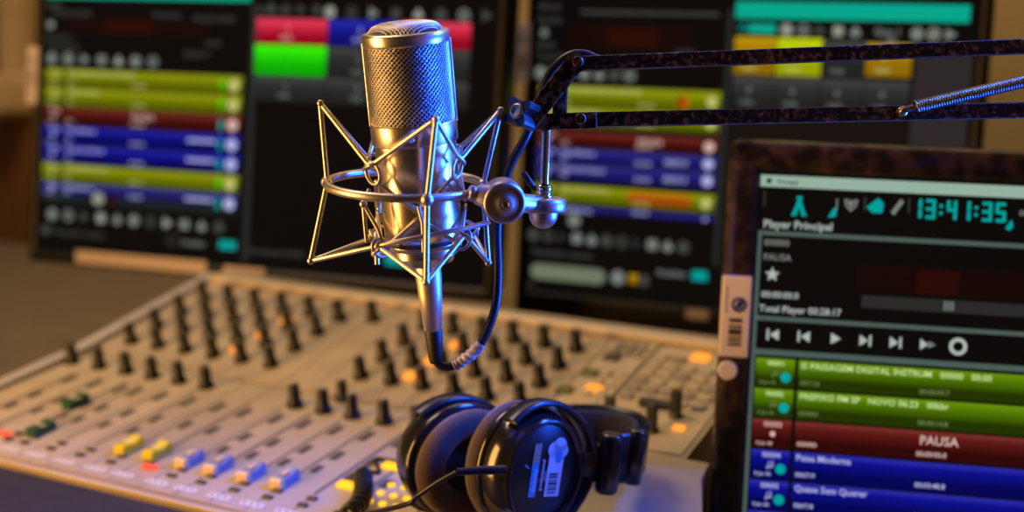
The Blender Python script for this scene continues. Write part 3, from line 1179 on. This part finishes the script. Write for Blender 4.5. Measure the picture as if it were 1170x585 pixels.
# ------------------------------------------------------------------ cable with its connector
cab = thing('microphone_cable', 'black microphone cable looping down from the boom arm to the microphone base', 'cable', at(520, 418, .815))
C0 = MA + ax * (zz + px(21))
CT = at(489, 308, .812)
CB = at(498.5, 414, .826)
cax = (CB - CT).normalized()
CL = (CB - CT).length
b = MB()
sh = at(488, 296, .811)
b.lathe(CT, cax, [(-px(5), px(15)), (px(2), px(15.5)), (px(8), px(15.5)), (px(30), px(14.2)), (CL * .64, px(11.0)), (CL * .645, px(9.5))], M['shell'], 40)
b.build('connector_shell', cab)
b = MB()
b.lathe(CT, cax, [(CL * .635, px(10.2)), (CL * .66, px(10.8)), (CL * .97, px(8.6)), (CL, px(7.6)), (CL * 1.01, px(4))], M['rubber'], 32)
b.build('strain_boot', cab)
path = [(499, 409, .8255), (501, 415.5, .826), (510, 419, .826), (522, 416, .826), (538, 405, .826), (550, 391, .826), (560, 370, .827), (567, 345, .828), (569, 310, .829), (568, 270, .83), (570, 240, .83), (576, 210, .829), (586, 183, .826), (600, 158, .824), (612, 130, .824), (621, 100, .820), (633, 78, .818), (650, 64, .816), (668, 62, .816), (700, 70, .817), (800, 68, .815), (950, 62, .814), (1100, 56, .813), (1300, 48, .812), (1400, 44, .812)]
pts = bez([at(*q) for q in path], 8)
MB().tube(pts, px(5.4), M['cable'], 14).build('cord', cab)
tp = bez([at(*q) for q in ((518, 417.5, .826), (526, 413.5, .826), (538, 405, .826), (549, 392.5, .826))], 8)
b = MB()
b.tube(tp, [px(7.4 + .8 * sin(k * 1.7)) for k in range(len(tp))], M['tape'], 16)
b.build('tape_wrap', cab)['label'] = 'shiny clear tape wrap'

# ------------------------------------------------------------------ shock mount
SD = .800
WR = px(3.3)


def sp(x, y, dz=0.0):
    """a point of the mount: hangs vertically about the ring's centre"""
    return at(x, y, SD + (y - 212) * (.8 / FPX) * .153 + dz)


sm = thing('shock_mount', 'silver wire spider shock mount gripping the microphone body', 'shock mount', sp(456, 322))
ctr = sp(463, 212)
rl, rr_ = sp(374, 208, .0), sp(552, 213, .0)
rf, rb = sp(488, 228, -.043), sp(437, 197, .043)
ctr = (rl + rr_) / 2
ha = (rr_ - rl) / 2
hb = ((rf - rb) / 2)
hb = hb - ha * (hb.dot(ha) / ha.dot(ha))
hb = hb.normalized() * ha.length
MB().tube([ctr + ha * cos(a) + hb * sin(a) for a in [2 * pi * k / 72 for k in range(72)]], px(5.0), M['wire'], 14, closed=True).build('main_ring', sm)
th = radians(17)
top = dict(L=sp(366, 118, 0), F=sp(498, 136, -.050), R=sp(572, 126, 0), B=sp(440, 112, .052))
bot = dict(L=sp(355, 298, 0), F=sp(487, 322, -.050), R=sp(558, 300, 0), B=sp(428, 290, .052))
node = dict(L=sp(374, 208, 0), F=sp(488, 228, -.046), R=sp(552, 212, 0), B=sp(437, 197, .046))
hk = dict(LF=sp(423, 190, -.022), LB=sp(421, 182, .022), RF=sp(525, 183, -.020), RB=sp(523, 171, .024))
lk = dict(LF=sp(432, 281, -.022), LB=sp(426, 272, .022), RF=sp(531, 268, -.020), RB=sp(541, 268, .024))
for k in 'LFRB':
    b = MB()
    b.tube([top[k], node[k], bot[k]], WR, M['wire'], 10)
    b.ball(node[k], px(7.5), M['wire'])
    b.ball(top[k], px(4.2), M['wire'], 8)
    b.ball(bot[k], px(4.4), M['wire'], 8)
    b.build('frame_strut', sm)


def spider(ends, hooks, name):
    seq = ['L', 'LF', 'F', 'RF', 'R', 'RB', 'B', 'LB']
    b = MB()
    P = [ends[k] if k in ends else hooks[k] for k in seq]
    Q = []
    for i in range(8):
        a, c, d = P[i - 1], P[i], P[(i + 1) % 8]
        Q += [c.lerp(a, .07), c.lerp((a + d) / 2, .02), c.lerp(d, .07)]
    b.tube(Q, px(3.0), M['wire'], 10, closed=True)
    b.build(name, sm)


spider(top, hk, 'upper_spider_wire')
spider(bot, lk, 'lower_spider_wire')
# inner cage: zigzag wire around the microphone body between the upper and lower hooks
ic = lambda t: MA + ax * t
cage_c = MA + ax * px(200)
rc = RB * 1.10
mid = {}
for nm, (e, q) in dict(F=(front, 0), B=(-front, 0), L=(-side, 0), R=(side, 0)).items():
    mid[nm] = MA + ax * px(200) + e * rc
uin = {}
lin_ = {}
for nm, e in dict(LF=(-side + front), RF=(side + front), LB=(-side - front), RB=(side - front)).items():
    e = e.normalized()
    uin[nm] = MA + ax * px(158) + e * RB * 1.34
    lin_[nm] = MA + ax * px(238) + e * RB * 1.34
seq = [('LF', 'F'), ('RF', 'R'), ('RB', 'B'), ('LB', 'L')]
for src, nm in ((uin, 'upper_cage_wire'), (lin_, 'lower_cage_wire')):
    b = MB()
    Q = []
    for h, m_ in seq:
        Q += [src[h], mid[m_] + (ax * px(-3) if src is uin else ax * px(3))]
    P = []
    for i in range(8):
        a, c, d = Q[i - 1], Q[i], Q[(i + 1) % 8]
        P += [c.lerp(a, .1), c, c.lerp(d, .1)]
    b.tube(P, px(2.3), M['wire'], 8, closed=True)
    b.build(nm, sm)
# chain-like hooks joining the spider wires to the cage
for src, dst in ((hk, uin), (lk, lin_)):
    for nm in src:
        a, c = src[nm], dst[nm]
        d = c - a
        mpt = (a + c) / 2
        n1 = (Z - d.normalized() * Z.dot(d.normalized())).normalized()
        rad = max(d.length * .5 + .002, .006)
        b = MB()
        b.tube([mpt + d.normalized() * rad * cos(t) + n1 * px(9) * sin(t) for t in [2 * pi * k / 20 for k in range(20)]], px(2.2), M['wire'], 8, closed=True)
        n2 = d.normalized().cross(n1)
        b.tube([a + n1 * px(10) * cos(t) + n2 * px(4.5) * sin(t) for t in [2 * pi * k / 18 for k in range(18)]], px(2.0), M['wire'], 8, closed=True)
        b.tube([a - n1 * px(8) - n2 * px(4), a - n1 * px(6) + n2 * px(5), a + n1 * px(4) + n2 * px(5)], px(2.0), M['wire'], 8)
        b.build('hook', sm)
# squeeze levers that open the cage
b = MB()
q0 = sp(415, 233, -.02)
b.ball(q0, px(4.6), M['wire'], 8)
b.tube([sp(422, 216, -.018), q0, sp(419, 276, -.018)], px(2.6), M['wire'], 8)
b.tube([q0, sp(432, 262, -.021), sp(437, 278, -.022)], px(2.4), M['wire'], 8)
b.tube([sp(430, 283, -.02), sp(431, 302, -.02)], px(3.2), M['wire'], 8)
b.build('squeeze_lever', sm)
b = MB()
b.tube([lk['LF'], sp(487, 269.5, -.040), sp(531, 261, -.022), sp(559, 254, -.014)], px(3.0), M['wire'], 10)
b.build('squeeze_lever', sm)
b = MB()
b.tube([sp(478, 236, -.028), sp(483, 255, -.03), sp(484, 288, -.03)], px(2.4), M['wire'], 8)
b.build('squeeze_lever', sm)
# swivel joint at the right end of the ring
jc = sp(575, 229, -.026)
jn = (-FW * .93 + RT * .12 - UP * .25).normalized()
conea = sp(541, 221, -.030)
b = MB()
d = (jc - conea)
b.lathe(conea, d, [(-px(6), px(6)), (-px(5), px(8.5)), (0, px(9.2)), (px(2), px(8)), (px(4), px(11)), (d.length, px(19))], M['cast'], 28)
b.lathe(jc, jn, [(-.008, px(23)), (-.007, px(24)), (.007, px(24)), (.0082, px(22.6)), (.0086, px(19)), (.0080, px(17.5)), (.0104, px(9)), (.0112, px(6)), (.0112, .0001)], M['cast'], 48)
jo = b.build('swivel_joint', sm)
b = MB()
b.lathe(jc + jn * .0108, jn, [(0, px(4.5)), (.001, px(4.2)), (.0004, px(3)), (.0004, .0001)], M['brass'], 6, smooth=False)
b.build('bolt', jo)
bc = at(621, 236, .802)
b = MB()
b.lathe(bc, Z, [(.0055, px(12)), (.0055, px(20)), (.0046, px(25)), (.0016, px(26)), (-.0016, px(26)), (-.0026, px(24.5)), (-.0030, px(18))], M['cast'], 48)
rb_ = px(17)
b.lathe(bc - Z * .003, -Z, [(0, rb_)] + [(px(3) + rb_ * sin(t), max(rb_ * cos(t), 1e-6)) for t in [pi / 2 * k / 10 for k in range(11)]], M['cast'], 48)
b.tube([jc.lerp(bc, .35) , bc + Z * .001], px(11), M['cast'], 20)
b.build('ball_fitting', sm)
b = MB()
b.lathe(bc + Z * .005, Z, [(0, px(11)), (.0015, px(11)), (.0018, px(8.6)), (.0034, px(8.6)), (.0036, px(9.4)), (.0072, px(9.4)), (.0078, px(8))], M['chrome'], 32)
b.build('collar', sm)
b = MB()
lv = at(604, 205, .808)
b.tube(bez([at(598, 198, .812), at(603, 205, .810), at(609, 213, .811), at(617, 218, .811)], 6), px(4), M['cable'], 10)
b.build('lock_lever', sm)

# ------------------------------------------------------------------ boom arm
BD = .802
boom = thing('boom_arm', 'rust-speckled dark parallel-bar boom arm reaching in from the right above the monitor', 'boom arm', at(1560, 640, .80).xy.to_3d() + Z * .75)


def bar(p0, p1, hpx, th, m):
    """flat bar: hpx tall in photo pixels, th thick"""
    d = (p1 - p0).normalized()
    n = d.cross(UP).normalized()
    u = n.cross(d).normalized()
    hh = px(hpx) / 2
    bm = bmesh.new()
    vs = []
    for p in (p0, p1):
        for a, c in ((-1, -1), (1, -1), (1, 1), (-1, 1)):
            vs.append(bm.verts.new(p + n * a * th / 2 + u * c * hh))
    for f in ((0, 1, 2, 3), (7, 6, 5, 4), (0, 4, 5, 1), (1, 5, 6, 2), (2, 6, 7, 3), (3, 7, 4, 0)):
        bm.faces.new([vs[i] for i in f])
    bmesh.ops.recalc_face_normals(bm, faces=bm.faces[:])
    bmesh.ops.bevel(bm, geom=bm.edges[:], offset=.0007, segments=2, profile=.5, affect='EDGES')
    return bm


E1 = at(1560, 38, .80)
E2 = at(1560, 118, .80)
MB().bm(bar(at(664, 73, BD), E1, 16.5, .008, M['rust']), M['rust']).build('upper_bar', boom)
MB().bm(bar(at(655, 137.5, BD), E2, 17, .008, M['rust']), M['rust']).build('lower_bar', boom)
# second lower rail seen just behind
MB().bm(bar(at(1040, 125, BD + .016), at(1560, 117, BD + .014), 13, .004, M['rust']), M['rust']).build('rear_rail', boom)
# end bracket: slanted link plates and a channel around the lower bar
b = MB()
for dz, m in ((-.0075, M['rust2']), (.0075, M['rust2'])):
    b.bm(bar(at(602, 142, BD + dz), at(660, 68, BD + dz), 22, .0016, m), m)
    b.lathe(at(657, 72, BD + dz), FW, [(-.0008, px(12)), (.0008, px(12))], m, 28)
link = b.build('link_plate', boom)
b = MB()
b.bm(bar(at(622, 106, BD), at(655, 66, BD), 10, .013, M['rust2']), M['rust2'])
b.build('link_web', boom)
b = MB()
for dz in (-.0065, .0065):
    b.bm(bar(at(606, 140, BD + dz), at(682, 137, BD + dz), 19, .0014, M['rust2']), M['rust2'])
b.bm(bar(at(606, 146, BD), at(678, 143.5, BD), 5, .013, M['rust2']), M['rust2'])
b.build('fork_plate', boom)
b = MB()
b.lathe(at(640, 118, BD), Z, [(-.010, px(9)), (.010, px(9))], M['rust2'], 6, smooth=False)
b.build('spacer_nut', boom)
for (x, y) in ((659, 74), (662, 138)):
    p = at(x, y, BD)
    b = MB()
    b.lathe(p - FW * .0125, -FW, [(-.022, px(4)), (-.001, px(5.5)), (.0, px(6.5)), (.001, px(6.2)), (.0016, px(4.5)), (.0011, px(3.2)), (.0011, .0001)], M['rust2'], 20)
    b.build('pivot_bolt', boom)
# star-shaped clamping knob at the tip
kc = at(597, 130, BD - .008)
kn = (-FW * .80 - RT * .55 + UP * .15).normalized()
e1 = (UP - kn * UP.dot(kn)).normalized()
e2 = kn.cross(e1)
b = MB()
n = 40
star = [(px(15 + 5.5 * cos(4 * 2 * pi * k / n)) , 2 * pi * k / n + .5) for k in range(n)]
b.prism([kc - kn * .006 + (e1 * cos(a) + e2 * sin(a)) * r for r, a in star], kn * .012, M['knob_plastic'])
ko = b.build('clamp_knob', boom)
b = MB()
b.lathe(kc + kn * .006, kn, [(-.001, px(9)), (.001, px(9)), (.0016, px(7)), (.0008, px(5)), (.0008, .0001)], M['brass'], 28)
b.lathe(kc - kn * .006, -kn, [(0, px(6)), (.010, px(6))], M['rust2'], 20)
b.build('knob_insert', ko)
# rod down to the mount
MB().tube([at(624.5, 146, BD), bc + Z * .0130], px(5.6), M['chrome'], 20).build('drop_rod', boom)
# tension spring with its hook
s0, s1 = at(1046, 122, BD - .010), at(1560, 2, BD - .02)
d = s1 - s0
u = d.orthogonal().normalized()
w2 = d.normalized().cross(u)
turns = int(d.length / .0015)
pts = []
for k in range(turns * 10):
    t = k / (turns * 10)
    a = 2 * pi * k / 10
    pts.append(s0 + d * t + (u * cos(a) + w2 * sin(a)) * px(6.4))
b = MB()
b.tube(pts, px(1.45), M['spring'], 5)
b.build('tension_spring', boom)
MB().tube([s0, s1], px(4.3), M['rubber'], 12).build('spring_core', boom)
b = MB()
b.tube(bez([s0 + d.normalized() * .004, at(1040, 124, BD - .011), at(1030, 127, BD - .010), at(1027, 130, BD - .004)], 6), px(3.4), M['spring'], 8)
b.lathe(at(1027, 129, BD), -FW, [(-.006, px(6)), (.008, px(6)), (.009, px(4)), (.009, .0001)], M['brass'], 16)
b.build('spring_hook', boom)
# elbow, riser post and clamp beyond the right edge of the photograph
b = MB()
b.bm(bar(E1 + Z * .02, E2 - Z * .03, 40, .020, M['rust']), M['rust'])
b.build('elbow', boom)
pz = V((E2.x, E2.y, 0))
MB().tube([E2 - Z * .02, pz + Z * .775], .011, M['rust'], 16).build('riser_post', boom)
MB().lathe(pz + Z * .75, Z, [(0, .045), (.012, .045), (.016, .04), (.03, .018), (.05, .016)], M['rust'], 28).build('table_clamp', boom)

# ------------------------------------------------------------------ headphones
hn = (GR * .66 - GF * .751).normalized()  # outward from the near cup
_a = at(607, 545, .890)
A = V((_a.x, _a.y, zc(_a.y) + .0500))
_b = at(517, 515, .932)
Bc = V((_b.x, _b.y, zc(_b.y) + .0430))
HC = A
hh = (GR * .84 + GF * .545).normalized()           # from the cups to the top of the band
h1 = (GR * .545 - GF * .84).normalized()           # across the band, from the far arm to the near arm
SPAN = .078
ev = (Z.cross(hn)).normalized()
if ev.dot(GR) < 0:
    ev = -ev
hp = thing('headphones', 'glossy black studio headphones with brown velour pads lying on the console', 'headphones', (A.x - .02, A.y + .03, zc(A.y)))
SC_ = .93
SQ = (1.0, .90)


def cup(c, n, e_up, S):
    """n points outward; e_up is the long axis"""
    def lt(b, prof, m, off=0):
        b.lathe(c, n, [(h * S, r * S) for h, r in prof], m, 56, e1=e_up, sq=SQ)
    R0 = .047
    # velour pad: fat ring
    b = MB()
    pr = []
    for k in range(25):
        t = 2 * pi * k / 24
        pr.append((-.0215 + .0090 * sin(t), .0335 + .0112 * cos(t)))
    lt(b, pr, M['pad'])
    b.build('ear_pad', hp)['label'] = 'brown velour ear pad'
    b = MB()
    lt(b, [(-.020, .001), (-.0195, .028), (-.022, .034)], M['pad_in'])
    b.build('driver_cloth', hp)
    # shell: baffle ring, waist, shoulder, raised rim and sunk disc
    b = MB()
    lt(b, [(-.014, .030), (-.0135, .0455), (-.011, R0), (-.008, R0), (-.0065, .0455)], M['gloss_black'])
    b.build('baffle_ring', hp)
    b = MB()
    lt(b, [(-.0075, .0448), (-.003, .0450), (.003, .0445), (.007, .0430), (.0105, .0412), (.0120, .0400), (.0145, .0396), (.0160, .0380), (.0155, .0362), (.0125, .0352)], M['gloss_black'])
    b.build('ear_cup', hp)
    b = MB()
    lt(b, [(.0110, .0360), (.0126, .0352), (.0130, .0345), (.0130, .0001)], M['matte_black'])
    return b.build('cup_disc', hp)


up_t = (Z - hn * Z.dot(hn)).normalized()
discA = cup(A, hn, up_t, SC_)
nB = (-(GR * .60 - GF * .80) + Z * .03).normalized()
upB = (GF * .60 + GR * .80)
upB = (upB - nB * upB.dot(nB)).normalized()        # the far cup lies with its long side level
discB = cup(Bc, nB, upB, SC_)

# stickers on the near cup's disc
e_u = ev * 1.0                                   # to the right as seen from outside
T = Matrix(((e_u.x, -hn.x, up_t.x, A.x + hn.x * .0126), (e_u.y, -hn.y, up_t.y, A.y + hn.y * .0126), (e_u.z, -hn.z, up_t.z, A.z + hn.z * .0126), (0, 0, 0, 1)))
Tr = T @ Matrix.Translation((.002, 0, .007)) @ Matrix.Rotation(radians(9), 4, 'Y') @ Matrix.Scale(mm, 4)
b = MB(Tr)
rr = lambda u0, v0, u1, v1: [(u0, v0), (u1, v0), (u1, v1), (u0, v1)]
b.prism([(u, 0, v) for u, v in rr(1, -22, 14, 8)], (0, -.3, 0), M['stick_white'])
for (cx, cz, r) in ((4, 9, 5), (9, 11, 6), (13, 8, 4)):
    b.disc(cx, cz, r, M['stick_white'], -.3)
b.poly([(9.5 + 3.2 * cos(t) * (1 if sin(t) < 0 else 1 - .75 * sin(t)), 4 + 4.2 * sin(t) + (2.4 * sin(t) if sin(t) > 0 else 0)) for t in [2 * pi * k / 24 for k in range(24)]], M['stick_blue'], -.42)
for k, (z0, z1) in enumerate(((-8, -6.6), (-10, -8.6), (-12, -11.2), (-14.4, -12.6), (-16, -15.2), (-18, -16.6), (-20, -19))):
    b.quad(3, z0, 11, z1, M['tag_ink'], -.42)
b.build('sticker', discA)['label'] = 'white sticker with a blue drop and bar code'
b = MB(Tr)
b.prism([(u, 0, v) for u, v in rr(-13, -22, -7, 0)], (0, -.3, 0), M['stick_blue'])
b.prism([(u, 0, v) for u, v in rr(-13, .2, -7, 13)], (0, -.3, 0), M['stick_tan'])
b.text('dinamic', -8.0, -19, 5, M['stick_white'], -.42, rot=pi / 2)
b.text('professional', -1.6, -18, 4.2, M['stick_white'], .1, rot=pi / 2)
b.text('stereo', 0.6, -12, 2.6, M['stick_white'], .1, rot=pi / 2)
b.quad(-19, -2, -17.4, -.6, M['stick_blue'], .1)
b.quad(-17, -3.2, -15.4, -1.8, M['stick_blue'], .1)
b.build('sticker', discA)['label'] = 'blue and tan sticker'


def strip(path, up, w, t, m, name, wmid=None):
    """a strap: path of points, up = its width direction"""
    b = MB()
    N = len(path)
    vs, fs = [], []
    for i, p in enumerate(path):
        a = path[max(0, i - 1)]
        c = path[min(N - 1, i + 1)]
        tg = (c - a).normalized()
        nn = tg.cross(up).normalized()
        ww = w[i] if isinstance(w, list) else w
        k = min(t * .45, ww * .3)
        sec = [(-ww / 2, -t / 2 + k), (-ww / 2 + k, -t / 2), (ww / 2 - k, -t / 2), (ww / 2, -t / 2 + k), (ww / 2, t / 2 - k), (ww / 2 - k, t / 2), (-ww / 2 + k, t / 2), (-ww / 2, t / 2 - k)]
        vs += [p + up * x + nn * y for x, y in sec]
    for i in range(N - 1):
        fs += [[i * 8 + k, i * 8 + (k + 1) % 8, (i + 1) * 8 + (k + 1) % 8, (i + 1) * 8 + k] for k in range(8)]
    b.add(vs, fs, m, True)
    b.add(vs, [list(range(8))[::-1], [(N - 1) * 8 + k for k in range(8)]], m)
    return b.build(name, hp)


# yokes: half hoops round the cups that end in a point towards the band
for c, n, s in ((A, hn, 1), (Bc, nB, -1)):
    eu = (Z - n * Z.dot(n)).normalized()
    ev_ = eu.cross(n)
    if ev_.dot(hh) < 0:
        ev_ = -ev_
    cc = c + n * .004
    pts = []
    for k in range(25):
        t = radians(-125 + 250 * k / 24)
        r = .0455 + .008 * max(0, cos(t)) ** 6
        q1, q2 = (.92, 1.0) if s > 0 else (1.0, .86)
        pts.append(cc + ev_ * cos(t) * r * q1 + eu * sin(t) * r * q2)
    # band width direction is along n here
    b = MB()
    vs, fs = [], []
    for i, p in enumerate(pts):
        rad = (p - cc).normalized()
        for x, y in ((-.0065, 0), (-.005, .0022), (.005, .0026), (.0068, .0012), (.0068, -.0012), (-.005, -.0016)):
            vs.append(p + n * x + rad * y)
    for i in range(24):
        fs += [[i * 6 + k, i * 6 + (k + 1) % 6, (i + 1) * 6 + (k + 1) % 6, (i + 1) * 6 + k] for k in range(6)]
    b.add(vs, fs, M['satin_black'], True)
    b.add(vs, [list(range(6))[::-1], [24 * 6 + k for k in range(6)]], M['satin_black'])
    b.build('yoke', hp)
# hinge barrels and the headband arching level over the console
HB = .052
zb = A.z - .003


def hpnt(a, c, z=0.0):
    """a along the outward direction from the near cup, c towards the band"""
    return V((A.x, A.y, zb + z)) + h1 * a + hh * c


tilt_up = (Z + hh * .10).normalized()
barrel = [(0, .0062), (.001, .0076), (.004, .0082), (.036, .0082), (.040, .0078), (.041, .0062), (.041, .0001)]
for a in (0, -SPAN):
    b = MB()
    b.lathe(hpnt(a + (.005 if a == 0 else -.002), .059 if a == 0 else .055) - tilt_up * .0205, tilt_up, barrel, M['gloss_black'], 28)
    b.build('hinge_barrel', hp)
    strip([hpnt(a, .040 if a == 0 else .020), hpnt(a, .048 if a == 0 else .035), hpnt(a, .056)], tilt_up, [.018, .024, .030], .006, M['satin_black'], 'slider_arm')
arc = [hpnt(0, .055)] + bez([hpnt(.001, .062), hpnt(-.001, .086), hpnt(-.016, .106), hpnt(-SPAN / 2, .114), hpnt(-SPAN + .016, .106), hpnt(-SPAN + .001, .086), hpnt(-SPAN - .001, .062)], 8) + [hpnt(-SPAN, .055)]
strip(arc, tilt_up, .036, .0052, M['satin_black'], 'headband')
arc2 = bez([hpnt(-.008, .082), hpnt(-.020, .100), hpnt(-SPAN / 2, .1075), hpnt(-SPAN + .020, .100), hpnt(-SPAN + .008, .082)], 8)
strip(arc2, tilt_up, .032, .007, M['pad_in'], 'headband_pad')
b = MB()
b.lathe(hpnt(.001, .084) - tilt_up * .019, tilt_up, [(0, .0054), (.001, .0066), (.037, .0066), (.038, .0054), (.038, .0001)], M['gloss_black'], 24)
b.build('band_end_cap', hp)

# cords: strain relief, straight cord into a coil, and the thin link cord
r0 = A + hn * .010 - hh * .040 + Z * .004
r1 = at(522, 538.5, .834)
MB().tube([at(577, 537, .838), at(548, 537.5, .834), at(522, 539, .831)], [.0030, .0027, .0023], M['satin_black'], 14).build('strain_relief', hp)
coil_ax = [(455, 592, .90), (430, 576, .925), (408, 560, .945), (398, 548, .955)]
axp = [at(*q) for q in coil_ax]
axp = []
for (x, y) in ((-.506, .682), (-.508, .716), (-.512, .748), (-.5225, .770), (-.536, .789)):
    axp.append(V((x, y, max(zc(max(y, YF)), .806) + .0095)))
axs = bez(axp, 16)
pts = []
NT = 15
for i in range(NT * 14):
    t = i / (NT * 14 - 1)
    f = t * (len(axs) - 1)
    k = min(int(f), len(axs) - 2)
    p = axs[k].lerp(axs[k + 1], f - k)
    dd = (axs[k + 1] - axs[k]).normalized()
    s_ = dd.cross(Z).normalized()
    a = 2 * pi * i / 14
    pts.append(p + (s_ * cos(a) + dd.cross(s_) * sin(a)) * .0058)
MB().tube(pts, .0016, M['cable'], 7).build('coiled_cord', hp)
c1 = bez([at(522, 539, .831), at(500, 551, .835), at(478, 566, .84), at(462, 577, .845), axs[20] + V((.004, 0, .002)), axs[10]], 8)
MB().tube(c1, .0016, M['cable'], 8).build('straight_cord', hp)
c2 = bez([pts[-1], on(-.546, .792, .004), on(-.549, .806, .003), on(-.537, .812, .003), on(-.552, .830, .003), on(-.530, .832, .003), on(-.500, .836, .003), on(-.478, .826, .010), Bc - Z * .02 + nB * .012], 8)
MB().tube(c2, .0015, M['cable'], 8).build('straight_cord', hp)

# ------------------------------------------------------------------ lights
def area(name, loc, target, size, power, col, sy=None):
    l = bpy.data.lights.new(name, 'AREA')
    l.energy = power
    l.color = col
    l.size = size
    if sy:
        l.shape = 'RECTANGLE'
        l.size_y = sy
    o = bpy.data.objects.new(name, l)
    COL.objects.link(o)
    o.location = loc
    o.rotation_euler = (V(target) - V(loc)).to_track_quat('-Z', 'Y').to_euler()
    return o


MC = at(475, 200, .8)
area('warm_key_lamp', MC - GR * .88 - GF * .20 - Z * .06, MC + V((0, 0, -.06)), .34, 16, (1.0, .50, .13), sy=.86)
o = area('blue_stage_lamp', MC + GR * .50 + GF * .02 - Z * .045, MC - GF * .07 + Z * .03, .12, 1.5, (.012, .10, 1.0), sy=.18)
o.data.spread = radians(52)
o = area('blue_stage_lamp', MC + GR * .62 + GF * .10 + Z * .42, MC + GR * .15 + V((0, 0, .05)), .16, 2.2, (.015, .11, 1.0), sy=.22)
o.data.spread = radians(42)
area('warm_overhead_fill', (-1.4, .9, 2.6), (-.9, 1.2, .8), .7, 18, (1.0, .76, .52))  # unseen soft fill, added overhead to brighten the console
area('added_wall_fill', (-.7, 1.85, 2.5), (-.7, 2.15, 1.35), 1.6, 7, (1.0, .70, .30), sy=.12)  # added light without a fixture, lifts the wall behind the monitors
W_ = bpy.data.worlds.new('studio')
SC.world = W_
W_.use_nodes = True
W_.node_tree.nodes['Background'].inputs[0].default_value = (.10, .08, .07, 1)
W_.node_tree.nodes['Background'].inputs[1].default_value = .15

# ------------------------------------------------------------------ camera object
cd = bpy.data.cameras.new('camera')
cam = bpy.data.objects.new('camera', cd)
COL.objects.link(cam)
Rm = Matrix((RT, UP, -FW)).transposed()
cam.matrix_world = Matrix.Translation(CAM) @ Rm.to_4x4()
cd.sensor_width = 36
cd.lens = FPX / 1170 * 36
cd.clip_start = .02
cd.dof.use_dof = True
cd.dof.focus_distance = .80
cd.dof.aperture_fstop = 3.4
SC.camera = cam
SC.view_settings.view_transform = 'Standard'
SC.view_settings.look = 'None'
SC.view_settings.exposure = 0
SC.view_settings.gamma = 1
SC.view_settings.use_curve_mapping = False
